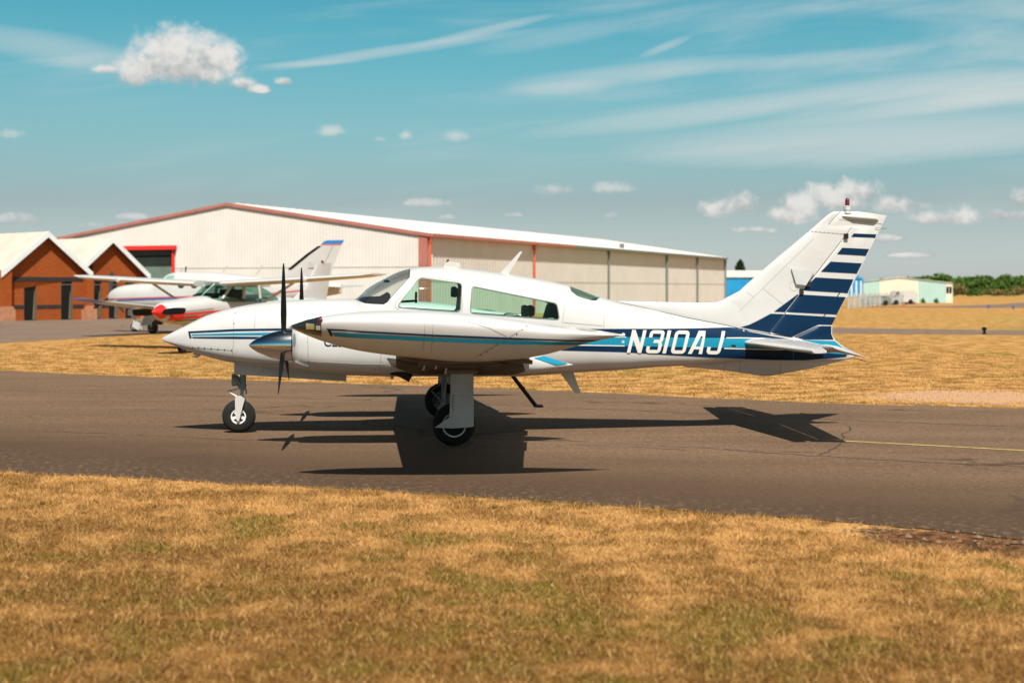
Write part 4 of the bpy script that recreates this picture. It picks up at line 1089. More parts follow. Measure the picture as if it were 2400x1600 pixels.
# tailplanes with drooped elevators
def tail_half(sd):
    P = lambda y: abs(y) / 2.62
    le = lambda y: 3.12 + .26 * P(y); te = lambda y: 4.30 - .27 * P(y); hg = lambda y: 3.86 - .10 * P(y)
    zz = lambda y: 1.185 - .02 * P(y)
    ys = [.05, .6, 1.2, 1.8, 2.30]
    st = obj('tailplane', *slab([(le(y), hg(y) - .012, sd * y, .115 - .045 * P(y), zz(y)) for y in ys] + [(le(2.46), le(2.46) + .19, sd * 2.46, .07, zz(2.4)), (le(2.47), le(2.47) + .17, sd * 2.62, .04, zz(2.6))], FIXED, 'xy'), white, plane)
    dr = math.tan(R(15))
    secs = []
    for y in (.16, .8, 1.6, 2.32): secs.append((hg(y), te(y), sd * y, .085 - .03 * P(y), zz(y), (te(y) - hg(y)) * dr))
    el = obj('elevator', *slab(secs, MOVING, 'xy'), white, st)
    hs2 = []
    for y in (2.36, 2.5, 2.61, 2.65):
        a = le(2.46) + .20; h0 = zz(y) + (hg(y) - a) * dr
        hs2.append((a if y < 2.6 else a + .04, te(y), sd * y, .075 if y < 2.6 else (.06 if y < 2.64 else .02), h0, (te(y) - a) * dr))
    obj('horn_balance', *slab(hs2, [(0, .1), (.03, .55), (.1, .9), (.25, 1), (.6, .6), (1, .06)], 'xy'), white, el)
    w = MB()
    for y in (1.6, 2.0, 2.3): w.tube([(te(y) - .02, sd * y, zz(y) - .12), (te(y) + .14, sd * y, zz(y) - .15)], 0.0022, 6)
    w.build('static_wick', black, el)
tail_half(-1); tail_half(1)

# wings, tip tanks, nacelles
TANK = [(676.5, 765.4, 766.2, .005), (683, 762.8, 769.2, .025), (692, 759.8, 773.5, .05), (717, 751.5, 784.5, .11), (755, 741, 799, .175), (768, 738.3, 802.8, .19),
        (800, 733.8, 812.5, .22), (845, 730.5, 822.3, .245), (902, 728.2, 830.5, .265), (983, 728.4, 839.2, .28), (1065, 732.3, 846.6, .28), (1120, 737.3, 847.6, .272), (1174, 744.3, 844.5, .25),
        (1239, 754, 838, .215), (1283, 761.5, 829.5, .18), (1365, 773.5, 807, .115), (1419, 781, 794.5, .06), (1456, 785.5, 787, .006)]
YT, YN, YG = 5.28, 1.80, 1.85
tank = Body([(A(px, t, -YT)[0], A(px, t, -YT)[1], A(px, b, -YT)[1], w) for px, t, b, w in TANK], 0.0, 2.1, 1.55, .73)
NAC = [(686, 770, 847, .165), (688, 768, 850, .19), (692, 766, 853, .225), (700, 761.5, 858.5, .275), (722, 755, 865, .325), (760, 751, 871, .36), (845, 747, 877, .375), (902, 747, 879, .375),
       (956, 750, 880, .37), (1056, 763, 880, .36), (1150, 786, 880, .335), (1201, 804, 879, .31), (1260, 829, 873.5, .24), (1300, 842, 865, .15), (1330, 850.5, 858.5, .06), (1342, 853.5, 855.5, .01)]
nac = Body([(A(px, t, -YN)[0], A(px, t, -YN)[1], A(px, b, -YN)[1], w) for px, t, b, w in NAC], 0.0, 2.6, 2.7, .5)
def tp(pts): return [A(px, py, -YT - tank.surf(*A(px, py, -YT - .25))) for px, py in pts]
def npt(pts): return [A(px, py, -YN - nac.surf(*A(px, py, -YN - .35))) for px, py in pts]
def mirror(v, sd): return v if sd < 0 else [(a, -b, c) for a, b, c in v]
soot_shade_stain = mat('soot_and_shade', (.055, .040, .028), .7, col2=(.15, .11, .08), vscale=4, anis=(.35, 1, 1.6))  # exhaust soot and oil, the shade below the wing painted in as well
def wing_half(sd):
    ys = [.35, .9, 1.4, 1.8, 2.4, 3.2, 4.0, 4.7, YT]
    le = lambda y: -1.62 + .10 * y / YT; te = lambda y: .24 - .52 * y / YT; zz = lambda y: .90 + .52 * (y / YT)
    wg = obj('wing', *slab([(le(y), te(y), sd * y, .235 - .085 * y / YT, zz(y)) for y in ys], FOIL, 'xy'), oily_shade_white, plane)
    al = obj('aileron', *slab([(te(y) - .30, te(y) + .012, sd * y, .05, zz(y) - .004, -.0) for y in (3.3, 5.0)], MOVING, 'xy'), oily_shade_white, wg)
    fl = obj('flap', *slab([(te(y) - .36, te(y) + .03, sd * y, .07, zz(y) - .03, .08) for y in (.7, 1.4)], MOVING, 'xy'), oily_shade_white, wg)
    fl = obj('flap', *slab([(te(y) - .36, te(y) + .03, sd * y, .07, zz(y) - .03, .08) for y in (2.2, 3.25)], MOVING, 'xy'), oily_shade_white, wg)
    # stiffeners, hinges and doors under the wing
    b = MB()
    for y in (2.35, 2.7, 3.1): b.box((le(y) + .25, sd * y - .012, zz(y) - .14), (te(y) - .35, sd * y + .012, zz(y) - .075))
    b.build('wing_stiffener', oily_shade_white, wg)
    tk = obj('tip_tank', *[q for q in [tank.mesh(step=.05, N=56)] for q in (mirror([(a, c - YT, d) for a, c, d in q[0]], sd), q[1])], white, plane)
    for p, m in (([(1592, 743), (1900, 758), (2352, 780), (4500, 842), (4500, 852), (2352, 795), (1900, 772), (1628, 760), (1648, 811), (1627, 811)], navy),
                 ([(1642, 778), (1900, 792), (2352, 808), (4420, 862), (4150, 872), (2352, 848), (1900, 828), (1660, 812)], cyan)):
        pass
    nv = tp(R1([(1590, 743), (1750, 750)]) + R2([(0, 636), (700, 672), (1400, 700), (1900, 720), (2150, 722), (2080, 733), (1900, 732), (1400, 717), (700, 689), (0, 653)]) + R1([(1900, 774), (1630, 761), (1650, 811), (1627, 811)]))
    cy = tp(R1([(1644, 778)]) + R2([(0, 664), (700, 700), (1400, 726), (1900, 740), (2060, 742), (1980, 764), (1400, 757), (700, 733), (0, 698)]) + R1([(1900, 832), (1665, 813)]))
    decal('paint_stripe', nv, tank.surf, .005, navy, tk, sd, sd * YT); decal('paint_stripe', cy, tank.surf, .005, cyan, tk, sd, sd * YT)
    decal('nose_lens', tp([(683, 764.2), (720, 751), (755.4, 742), (753.7, 786.5), (715, 777)]), tank.surf, .010, tint_dark, tk, sd, sd * YT, .015)
    # lamp, bracket and red lens seen in the clear nose
    for (px, py, w, h, m, nm) in ((728.5, 764.5, 9.5, 5.5, lamp_white, 'landing_lamp'), (747, 766.5, 5, 4.5, alu, 'lamp_bracket')):
        x, z = tp([(px, py)])[0]; dx, dz = w * 14 / F, h * 14 / F; y = tank.surf(x, z)
        poly = [(x - dx, z - dz), (x + dx, z - dz), (x + dx, z + dz), (x - dx, z + dz)]
        decal(nm, poly, tank.surf, .016, m, tk, sd, sd * YT)
    x, z = tp([(750.5, 752)])[0]; y = tank.surf(x, z)
    MB().lathe([(-.02, .012), (-.014, .024), (0, .028)] if sd < 0 else [(0, .028), (.014, .024), (.02, .012)], (x, sd * (YT + y), z), 'y', 16).build('navigation_lamp', lamp_red if sd < 0 else mat('green_lens', (.01, .2, .05), .1, coat=1), tk)
    for pts in (R1([(1592, 628), (1588, 700), (1582, 860)]), R2([(640, 475), (640, 700), (622, 865)]), R2([(713, 478), (710, 700), (695, 868)]), R2([(1543, 575), (1370, 700), (1060, 882)]),
                R2([(1010, 560), (1200, 620), (1350, 692)])):
        line(tk, tank.surf, tp(pts), .008, seam, side=sd, yc=sd * YT)
    dots('tank_fastener_row', tp(R2([(1521, 603), (1482, 634), (1436, 668), (1369, 708), (1323, 734), (1272, 766), (1219, 798), (1176, 824), (1128, 850)])), .007, dark, tk, sd, tank.surf, sd * YT)
    line(tk, tank.surf, tp(R2([(1540, 582), (2000, 625), (2330, 680)])), .018, mat('strake_edge', (.35, .33, .31), .5), 'tank_strake', sd, sd * YT)
    x, z = A(1457, 786, -YT); MB().tube([(x - .05, sd * YT, z), (x + .03, sd * YT, z)], [.012, .014], 10).build('tail_lamp', alu, tk)
    # engine nacelle
    nv_, nf_ = nac.mesh(step=.05, N=64)
    nc = obj('engine_nacelle', mirror([(a, c - YN, d) for a, c, d in nv_], sd), nf_, white, plane)
    ns = nac.surf
    for pts in (R1([(1420, 700), (1420, 1000), (1425, 1100)]), R1([(2090, 930), (2085, 1070), (2085, 1150)])):
        line(nc, ns, npt(pts), .0085, seam, side=sd, yc=sd * YN)
    line(nc, ns, npt(R1([(1440, 1043), (1900, 1068), (2130, 1072)])), .010, mat('seam_light', (.7, .69, .66), .4), side=sd, yc=sd * YN)
    dots('cowl_fastener_row', npt(R1([(1425, 1052), (1430, 1072), (1432, 1096), (2035, 1122), (2070, 1078), (2080, 1125)])), .006, dark, nc, sd, ns, sd * YN)
    inl = [(1291 + 17 * math.cos(t) * (1 if math.cos(t) > 0 else .5), 850 + 62 * math.sin(t)) for t in np.linspace(0, 6.283, 21)[:-1]]
    decal('soot_shade_stain', npt([(906, 838), (940, 842), (1060, 842), (1180, 848), (1226, 852), (1231, 870), (1200, 877), (1060, 877.5), (985, 877), (950, 870), (922, 858)]), ns, .006, soot_shade_stain, nc, sd, sd * YN, .03)
    decal('cowl_inlet', npt(R1(inl)), ns, .003, grey, nc, sd, sd * YN, .03)
    decal('paint_stripe', npt(R2([(1580, 878), (1662, 860), (1872, 928), (1768, 937)])), ns, .008, cyan, nc, sd, sd * YN, .015)
    if sd < 0:
        cu = bpy.data.curves.new('lettering', 'FONT'); cu.body = 'CESSNA'; cu.size = .19; cu.shear = .25; cu.space_character = .92
        to = bpy.data.objects.new('tmp', cu); COL.objects.link(to); tm = evaluate(to); bpy.data.objects.remove(to)
        x0, z0 = npt(R1([(1552, 905)]))[0]
        bm = bmesh.new(); bm.from_mesh(tm)
        for vv in bm.verts:
            x, z = x0 + vv.co.x * .8, z0 - .03 * vv.co.x + vv.co.y; vv.co = (x, -YN - ns(x, z) - .004, z)
        tm2 = bpy.data.meshes.new('lettering'); bm.to_mesh(tm2); bm.free(); link('lettering', tm2, navy, nc, False)
    # propeller
    hx, hz = A(665, 808.5, -YN)
    tipx = A(583, 811.6, -YN)[0]; bx = A(685, 808, -YN)[0]; L = bx - tipx
    prof = [(0, .002), (.02, .016), (.08, .045), (.2, .085), (.35, .122), (.5, .150), (.7, .176), (.85, .188), (1.0, .195), (1.0, .02)]
    sp = MB().lathe([(tipx + L * a, r) for a, r in prof], (0, sd * YN, hz), 'x', 48).build('spinner', chrome, nc)
    MB().lathe([(bx + .003, .188), (bx + .035, .19), (bx + .05, .15)], (0, sd * YN, hz), 'x', 40).build('spinner_backplate', black, nc)
    for ang in (2, 122, 242):
        v, f = [], []; NS = 12
        rs = [.10, .16, .21, .27, .36, .5, .65, .8, .9, .96, .99]; ch = [.06, .062, .068, .085, .105, .112, .108, .095, .078, .058, .025]; tw = [62, 60, 52, 46, 40, 32, 26, 21, 19, 18, 18]
        thk = [.065, .06, .04, .028, .022, .017, .013, .010, .008, .006, .004]
        for r_, c_, t_, k_ in zip(rs, ch, tw, thk):
            for k in range(NS):
                th = 2 * math.pi * k / NS; a, bb = c_ / 2 * math.cos(th), k_ / 2 * math.sin(th)
                ca, sa = math.cos(R(t_)), math.sin(R(t_))
                v.append((hx - (a * sa + bb * ca) * -1, a * ca - bb * sa, r_))
        for i in range(len(rs) - 1):
            for k in range(NS): f.append((i * NS + k, i * NS + (k + 1) % NS, (i + 1) * NS + (k + 1) % NS, (i + 1) * NS + k))
        f += [tuple(range(NS)), tuple(range(len(v) - NS, len(v)))]
        ca, sa = math.cos(R(ang)), math.sin(R(ang))
        v = [(x, sd * YN + y * ca - z * sa, hz + y * sa + z * ca) for x, y, z in v]
        obj('propeller_blade', v, f, black, nc)
    # exhaust, cowl lips, wheel well and gear
    ex0, ez0 = A(928, 868, -YN); ex1, ez1 = A(962, 884, -YN)
    MB().tube([(ex0 - .05, sd * (YN + .20), ez0 + .02), (ex0 + .06, sd * (YN + .22), ez0 - .015), (ex1, sd * (YN + .22), ez1)], [.06, .055, .05], 16).build('exhaust_pipe', soot, nc)
    a0 = A(690, 848, -YN - .2); a1 = A(722, 867, -YN - .2)
    MB().add([(a0[0], sd * (YN + .05), a0[1]), (a0[0], sd * (YN + .25), a0[1] + .01), (a1[0], sd * (YN + .25), a1[1] + .01), (a1[0], sd * (YN + .05), a1[1])], [(0, 1, 2, 3)]).build('cowl_lip', white, nc, False)
    b = MB()
    for (p0, p1, yy) in (((1133, 852), (1225, 868), 2.25), ((1045, 858), (1120, 876), 2.1)):
        q0, q1 = A(*p0, -yy), A(*p1, -yy); b.box((q0[0], sd * (yy - .02), q1[1]), (q1[0], sd * yy, q0[1]))
    b.build('wheel_well_door', oily_shade_white, wg, False)
    b = MB()
    for p0, p1 in (((1000, 845), (992, 868)), ((1027, 846), (1021, 865)), ((1046, 862), (1044, 876))):
        q0, q1 = A(*p0, -2.4), A(*p1, -2.4); b.tube([(q0[0], sd * 2.4, q0[1]), (q1[0], sd * 2.36, q1[1])], .012, 8)
    b.build('door_rod', alu, wg)
    wx = A(1064, 1005, -YG)[0]; r = .262
    gs = MB().tube([(wx + .06, sd * (YG - .18), .95), (wx + .02, sd * (YG - .17), .55)], .055, 16)
    gs.tube([(wx + .02, sd * (YG - .17), .56), (wx, sd * (YG - .16), .22)], .036, 16)
    gs.tube([(wx, sd * (YG - .17), r), (wx, sd * (YG + .02), r)], .03, 12)
    gs.tube([(wx - .02, sd * (YG - .17), .53), (wx - .17, sd * (YG - .17), .42), (wx - .03, sd * (YG - .17), .28)], .018, 8)
    gr = gs.build('main_gear_leg', grey, plane)
    wheel(gr, wx, sd * YG, r, .085, .15, sd, 'hub')
    dp = [A(px, py, -2.08) for px, py in ((1056.5, 838), (1109.6, 838), (1110.5, 999), (1100, 1001), (1058, 1003.5), (1019.5, 1001.5), (1053, 978), (1056, 930))]
    gd = MB().prism(dp, sd * 2.055, sd * 2.08).build('main_gear_door', door_grey, plane, False)
    dl = lambda x, z: 2.08
    line(gd, dl, [A(px, py, -2.08) for px, py in ((1062, 925), (1061, 955), (1059, 980))], .004, seam, side=sd); line(gd, dl, [A(px, py, -2.08) for px, py in ((1070, 925), (1085, 928), (1109, 932))], .004, seam, side=sd)
    line(gd, dl, [A(px, py, -2.08) for px, py in ((1060, 892), (1090, 900), (1109, 897))], .004, seam, side=sd)
    dots('door_fastener_row', [A(1064 - .1 * i, 925 + 6.5 * i, -2.08) for i in range(6)] + [A(1060 - .1 * i, 928 + 6.5 * i, -2.08) for i in range(5)], .007, mat('rust', (.16, .06, .03), .8), gd, sd, dl)
def wheel(parent, x, y, r, hw, rr, sd, kind):
    "tyre, rim with openings, hub"
    pr = []
    for k in range(15):
        t = math.pi * (k / 14); pr.append((-hw * math.cos(t), rr + (r - rr) * (math.sin(t)**.62)))
    ty = MB().lathe([(-hw * .8, rr * .95)] + pr + [(hw * .8, rr * .95)], (x, y, r), 'y', 56).build('tyre', rubber, parent)
    f = 1 if sd > 0 else -1
    b = MB()
    if kind == 'spoke':
        b.lathe([(f * .02, rr * .78), (f * hw * .80, rr * .78), (f * hw * .96, rr * .84), (f * hw * .96, rr * 1.0), (f * hw * .6, rr * 1.03), (f * .02, rr)], (x, y, r), 'y', 48)
        b.lathe([(f * .02, .002), (f * hw * .9, .012), (f * hw * .9, rr * .30), (f * .02, rr * .32)], (x, y, r), 'y', 24)
        for i in range(5):
            a = R(90 + 36 + 72 * i); ca, sa = math.cos(a), math.sin(a); w = rr * .17
            P = [(rr * .25, -w), (rr * .82, -w * 1.3), (rr * .82, w * 1.3), (rr * .25, w)]
            q = [(x + u * ca - v * sa, r + u * sa + v * ca) for u, v in P]
            b.prism(q, y + f * hw * .45, y + f * hw * .84)
        b.lathe([(-f * hw * .7, .01), (-f * hw * .7, rr), (f * .015, rr), (f * .015, .01)], (x, y, r), 'y', 32)
        rim = b.build('rim', rimw, parent)
        MB().lathe([(f * .017, .01), (f * .017, rr * .79), (f * .024, rr * .79), (f * .024, .01)], (x, y, r), 'y', 32).build('brake_disc', soot, parent)
    else:
        b.lathe([(-f * hw * .8, .01), (-f * hw * .8, rr), (f * hw * .55, rr), (f * hw * .92, rr * 1.02), (f * hw * .92, rr * .9), (f * hw * .62, rr * .84), (f * hw * .55, rr * .36), (f * hw * .75, rr * .32), (f * hw * .75, rr * .2), (f * hw * .5, rr * .17), (f * hw * .5, .01)], (x, y, r), 'y', 48)
        rim = b.build('rim', rimw, parent)
        c = MB()
        for i in range(9):
            a = R(40 * i + 10); c.lathe([(f * hw * .58, .002), (f * hw * .66, .010), (f * hw * .56, .013)], (x + rr * .66 * math.cos(a), y, r + rr * .66 * math.sin(a)), 'y', 8)
        c.build('wheel_bolts', soot, parent)
        MB().lathe([(f * hw * .7, .002), (f * hw * .79, rr * .16), (f * hw * .7, rr * .18)], (x, y, r), 'y', 16).build('axle_nut', soot, parent)
wing_half(-1); wing_half(1)

# nose gear
nx = A(560, 979)[0]; nr = .221
g = MB().tube([(A(570, 870)[0], 0, A(570, 870)[1]), (A(569, 905)[0], 0, A(569, 905)[1])], .042, 18).tube([(A(569, 900)[0], 0, A(569, 900)[1]), (A(567.5, 913)[0], 0, A(567.5, 913)[1])], .05, 18)
g.tube([(A(567.5, 912)[0], 0, A(567.5, 912)[1]), (A(566, 935)[0], 0, A(566, 935)[1])], .024, 14)
g.tube([(A(572, 909)[0], -.03, A(572, 909)[1]), (A(577.5, 913)[0], -.04, A(577.5, 913)[1]), (A(578, 923)[0], -.04, A(578, 923)[1])], .012, 8)
ng = g.build('nose_gear_leg', grey, plane)
T = MB()
for y in (-.03, .03):
    T.tube([(A(562, 910)[0], y, A(562, 910)[1]), (A(536, 917)[0], 0, A(536, 917)[1])], .013, 8); T.tube([(A(536, 917)[0], 0, A(536, 917)[1]), (A(557, 930)[0], y, A(557, 930)[1])], .015, 8)
T.tube([(A(532, 918)[0], 0, A(532, 918)[1]), (A(538, 916)[0], 0, A(538, 916)[1])], .01, 8)
T.build('torque_link', white2, ng)
K = MB()
for s in (-1, 1):
    P = [A(px, py) for px, py in ((553, 932), (562, 927), (575, 936), (571, 950), (564, 977), (562, 984), (557, 984), (555, 974), (553, 950))]
    K.prism(P, s * .098, s * .116)
P = [A(px, py) for px, py in ((554, 928), (564, 926), (575, 934), (574, 939), (553, 936))]
K.prism(P, -.114, .114)
K.build('nose_gear_fork', white2, ng)
K = MB()
wheel(ng, nx, 0, nr, .078, .101, -1, 'spoke')
lx, lz = A(551, 890)
MB().lathe([(-.04, .075), (-.03, .085), (0, .083), (.04, .06), (.07, .02)], (lx, 0, lz), 'x', 24).build('taxi_lamp', grey, ng)
MB().tube([(lx + .03, 0, lz - .05), (A(560, 906)[0], 0, A(560, 906)[1])], .016, 8).build('lamp_bracket', grey, ng)
dr = MB().prism([A(*p, -.20) for p in ((549.5, 845), (813, 862), (811.5, 893.5), (549, 877))], -.21, -.19).build('nose_gear_door', door_grey, plane, False)
MB().prism([A(*p, -.22) for p in ((599.5, 853.5), (615, 854.5), (613, 868), (607, 868))], -.23, -.211).build('door_hinge', white, dr, False)
b = MB().prism([A(*p, .27) for p in ((549.5, 850), (813, 866), (811.5, 891), (549, 876))], .262, .28).build('nose_gear_door', door_grey, plane, False)
# boarding step behind the far wing root
p0, p1 = A(1198, 876, .55), A(1256, 951, .55)
b = MB().tube([(p0[0], .55, p0[1]), (p1[0], .55, p1[1])], .028, 12).tube([((p0[0] * .6 + p1[0] * .4) - .03, .55, (p0[1] * .6 + p1[1] * .4)), ((p0[0] * .6 + p1[0] * .4) + .05, .55, (p0[1] * .6 + p1[1] * .4) - .02)], .02, 8)
b.box((p1[0] - .03, .43, p1[1] - .012), (p1[0] + .09, .67, p1[1] + .014))
b.build('boarding_step', soot, plane)
# cabin: floor, panel, yokes, seats
x0, zf = A(840, 800)[0], 1.02
MB().box((x0, -.5, zf - .04), (A(1400, 800)[0], .5, zf)).build('cabin_floor', interior, plane, False)
gx0 = A(838, 704)[0]; gx1 = A(912, 700)[0]
MB().prism([A(842, 699, -.2), A(855, 696, -.2), A(890, 694, -.2), A(908, 684, -.2), (A(915, 690, -.2)[0], A(915, 690, -.2)[1]), A(915, 760, -.2), A(880, 770, -.2), A(842, 712, -.2)], -.34, .34).build('instrument_panel', mat('panel_black', (.02, .02, .022), .7), plane, False)
MB().tube([(A(906, 654)[0], 0, A(906, 654)[1] - .01), (A(906, 662)[0], 0, A(906, 662)[1])], [.035, .04], 12).build('compass', black, plane)
MB().prism(rnd([A(1284, 712, .3), A(1300, 712, .3), A(1314, 760, .3), A(1270, 760, .3), A(1278, 735, .3)], .06), -.2, .48).build('rear_bulkhead', mat('bulkhead_trim', (.05, .055, .05), .85), plane, False)
def yoke(y):
    px = R2([(492, 330), (500, 308), (630, 318), (648, 350), (640, 420), (620, 440), (500, 435), (480, 400), (492, 330)])
    x = A(975, 700, y)[0]
    zc = A(975, 703, y)[1]
    o = MB().tube([(x + .03 * math.cos(t) * 0, y + .17 * math.cos(t), zc + .10 * math.sin(t)) for t in np.linspace(R(200), R(-20), 12)], .014, 8)
    o.tube([(x, y, zc - .01), (x - .34, y, zc - .03)], .016, 8); o.tube([(x, y - .15, zc), (x, y + .15, zc)], .012, 8)
    return o.build('control_yoke', black, plane)
yoke(-.27); yoke(.27)
def seat(px, y, top):
    x, z = A(px, top, y)
    m = MB().prism(rnd([(x - .50, zf + .28), (x - .06, zf + .26), (x + .10, z - .05), (x + .12, z), (x + .04, z), (x - .12, zf + .42), (x - .50, zf + .40)], .04), y - .21, y + .21)
    m.box((x - .42, y - .16, zf), (x - .08, y + .16, zf + .28))
    s = m.build('seat', mat('seat_cloth', (.20, .22, .20), .9), plane, True)
    return s
seat(1066, -.27, 726); seat(1066, .27, 726); seat(1180, -.27, 734); seat(1180, .27, 734); seat(1275, -.25, 744)
for px, y in ((1064, .50), (1230, -.25), (1243, -.05)):
    x, z = A(px, 727 if px > 1200 else 683, y)
    m = MB().prism(rnd([(x - .045, z - .08), (x + .045, z - .08), (x + .05, z + .04), (x + .01, z + .075), (x - .04, z + .06)], .03), y - .11, y + .11)
    if px > 1200: m.tube([(x, y - .06, z - .30), (x, y - .06, z - .07)], .008, 6).tube([(x, y + .06, z - .30), (x, y + .06, z - .07)], .008, 6)
    m.build('headrest', seat_m, plane, True)

# ------------------------------------------------------------------ parked aeroplanes behind
glass_dk = mat('cabin_glass', (.012, .045, .038), .06, coat=.6)
glass_pale = mat('cabin_glass_pale', (.16, .34, .27), .08, coat=.6)
def mblade(parent, c, L, ang, m, wd=.15, fwd=None, tw=25):
    "propeller blade standing in the plane across the x axis"
    v, f = [], []; NS = 8
    for r_, c_, t_ in ((.08, .6, .05), (.2, .7, .04), (.4, 1, .022), (.7, .95, .014), (.92, .85, .01), (1, .55, .005)):
        a0 = R(tw * (1.4 - .6 * r_))
        for k in range(NS):
            th = 2 * math.pi * k / NS; a, b = c_ * wd / 2 * math.cos(th), t_ / 2 * math.sin(th)
            v.append((a * math.sin(a0) + b * math.cos(a0), a * math.cos(a0) - b * math.sin(a0), r_ * L))
    for i in range(5):
        for k in range(NS): f.append((i * NS + k, i * NS + (k + 1) % NS, (i + 1) * NS + (k + 1) % NS, (i + 1) * NS + k))
    f += [tuple(range(NS)), tuple(range(len(v) - NS, len(v)))]
    ca, sa = math.cos(R(ang)), math.sin(R(ang))
    return obj('propeller_blade', [(c[0] + x, c[1] + y * ca - z * sa, c[2] + y * sa + z * ca) for x, y, z in v], f, m, parent)
def gear_leg(parent, x, y, r, hw, top, m, side=-1):
    g = MB().tube([(x + .05, y, top), (x, y, r * 1.9)], .05, 10).tube([(x, y + .0, r * 2.0), (x, y + side * (hw + .02), r * 1.6), (x, y + side * (hw + .03), r)], .03, 8).build('gear_leg', m, parent)
    wheel(g, x, y, r, hw, r * .5, side, 'hub')
    return g

# white low wing aeroplane with a blue wing tip
lw = empty('low_wing_aeroplane', (-16.6, 62.5, .01), R(-25.5))
tag(lw, 'white low wing aeroplane with blue wing tip parked before the brick buildings', 'aeroplane')
LB_ = Body([(-1.28, 1.72, 1.30, .2), (-1.25, 1.76, 1.27, .25), (-1.1, 1.86, 1.2, .32), (-.7, 2.0, 1.08, .42), (0, 2.09, 1.0, .5), (.8, 2.15, .95, .57), (1.3, 2.2, .93, .6), (1.75, 2.42, .92, .62), (2.1, 2.56, .92, .63),
            (2.6, 2.62, .92, .63), (4, 2.60, .93, .63), (5.5, 2.48, 1.02, .58), (7, 2.36, 1.2, .46), (8.6, 2.26, 1.42, .3), (10.2, 2.18, 1.62, .14), (10.7, 2.1, 1.7, .05)], 0, 2.3, 2.5, .45)
lf = obj('fuselage', *LB_.mesh(step=.1, N=48), white, lw)
sf = LB_.surf
for poly, m in (([(-1.1, 1.42), (2, 1.5), (7, 1.62), (10.4, 1.95), (10.4, 1.98), (7, 1.665), (2, 1.545), (-1.1, 1.46)], mat('thin_red', (.55, .05, .05), .4)),
                ([(-.6, 1.36), (2, 1.43), (7, 1.56), (7, 1.60), (2, 1.49), (-.6, 1.40)], blue)):
    decal('paint_stripe', poly, sf, .012, m, lf, cell=.15)
for x in (3.05, 3.75, 4.45, 5.1):
    decal('cabin_window', [(x + .19 * math.cos(t), 2.06 + .15 * math.sin(t)) for t in np.linspace(0, 6.283, 15)[:-1]], sf, .012, glass_dk, lf, cell=.08)
decal('cockpit_window', [(2.0, 2.20), (2.55, 2.24), (2.55, 2.46), (2.15, 2.44)], sf, .012, glass_pale, lf, cell=.08)
decal('windshield', [(1.36, 2.2), (1.9, 2.2), (2.02, 2.44), (1.75, 2.42)], sf, .012, glass_pale, lf, cell=.08)
MB().lathe([(-1.55, .003), (-1.5, .06), (-1.4, .13), (-1.29, .19), (-1.29, .02)], (0, 0, 1.51), 'x', 28).build('spinner', mat('grey_spinner', (.30, .33, .36), .35, .3), lf)
for a in (-6, 114, 234): mblade(lf, (-1.36, 0, 1.51), 1.14, a, mat('blade_grey', (.03, .03, .03), .5), .2)
MB().tube([(2.8, 0, 2.6), (2.83, 0, 2.85)], [.03, .03], 8).build('antenna', black, lf)
for x in (4.6, 6.4): MB().prism([(x, 2.45), (x + .12, 2.45), (x + .42, 2.86), (x + .36, 2.87)], -.012, .012).build('antenna', white, lf)
MB().box((2.3, -.09, 2.6), (2.6, .09, 2.7)).build('roof_fitting', white, lf, False)
for s in (-1, 1):
    wv = [(1.7, 3.35, s * .4, .26, 1.0), (1.9, 3.3, s * 2.2, .22, 1.12), (2.15, 3.1, s * 5.2, .13, 1.38)]
    wg = obj('wing', *slab(wv, FOIL, 'xy'), white, lw)
    obj('wing_tip', *slab([(2.152, 3.098, s * 5.205, .128, 1.381), (2.22, 3.06, s * 6.1, .11, 1.47), (2.4, 2.95, s * 6.35, .05, 1.5)], FOIL, 'xy'), blue, wg)
    obj('tailplane', *slab([(9.6, 10.7, s * .05, .1, 1.95), (9.95, 10.6, s * 2.1, .07, 2.02)], FOIL, 'xy'), white, lw)
    gear_leg(lw, 2.51, s * 1.79, .26, .09, 1.05, white2, s)
    MB().prism([(2.35, .95), (2.75, .95), (2.6, .38), (2.05, .34)], s * 2.0, s * 2.02).build('gear_door', door_grey, lw, False)
ngl = gear_leg(lw, 0, 0, .2, .07, 1.0, white2, -1)
MB().prism([(.0, .2), (.02, .42), (.18, .46), (.34, .34), (.36, .12), (.24, .1)], -.10, .10).build('wheel_fender', white, lw, True)
MB().box((-.25, -.13, .72), (.22, -.11, .98)).build('gear_door', white, lw, False)
fs_ = [(7.3, 10.1, 2.2, .12), (8.15, 10.28, 2.7, .11), (9.05, 10.52, 3.3, .09), (9.72, 10.74, 3.72, .07)]
lfin = obj('vertical_fin', *slab(fs_, FOIL), white, lw)
obj('fin_tip', *slab([(9.725, 10.742, 3.725, .068), (9.85, 10.8, 3.83, .06), (10.0, 10.83, 3.87, .03)], FOIL), mat('fin_tip_blue', (.015, .16, .42), .35), lfin)
obj('deicing_boot', *slab([(8.08, 8.30, 2.70, .125), (8.97, 9.19, 3.3, .11), (9.55, 9.76, 3.64, .095)], [(0, .1), (.2, .6), (.5, .9), (1, 1)]), black, lfin)
l2 = slab_surf(fs_, FOIL)
line(lfin, l2, [(10.32, 3.66), (9.6, 2.4)], .03, seam, off=.008); line(lfin, l2, [(9.73, 3.70), (10.7, 3.70)], .04, mat('thin_red', (.55, .05, .05), .4), off=.008)
MB().box((9.15, -.08, 2.75), (9.5, -.05, 3.0)).build('access_panel', door_grey, lfin, False)

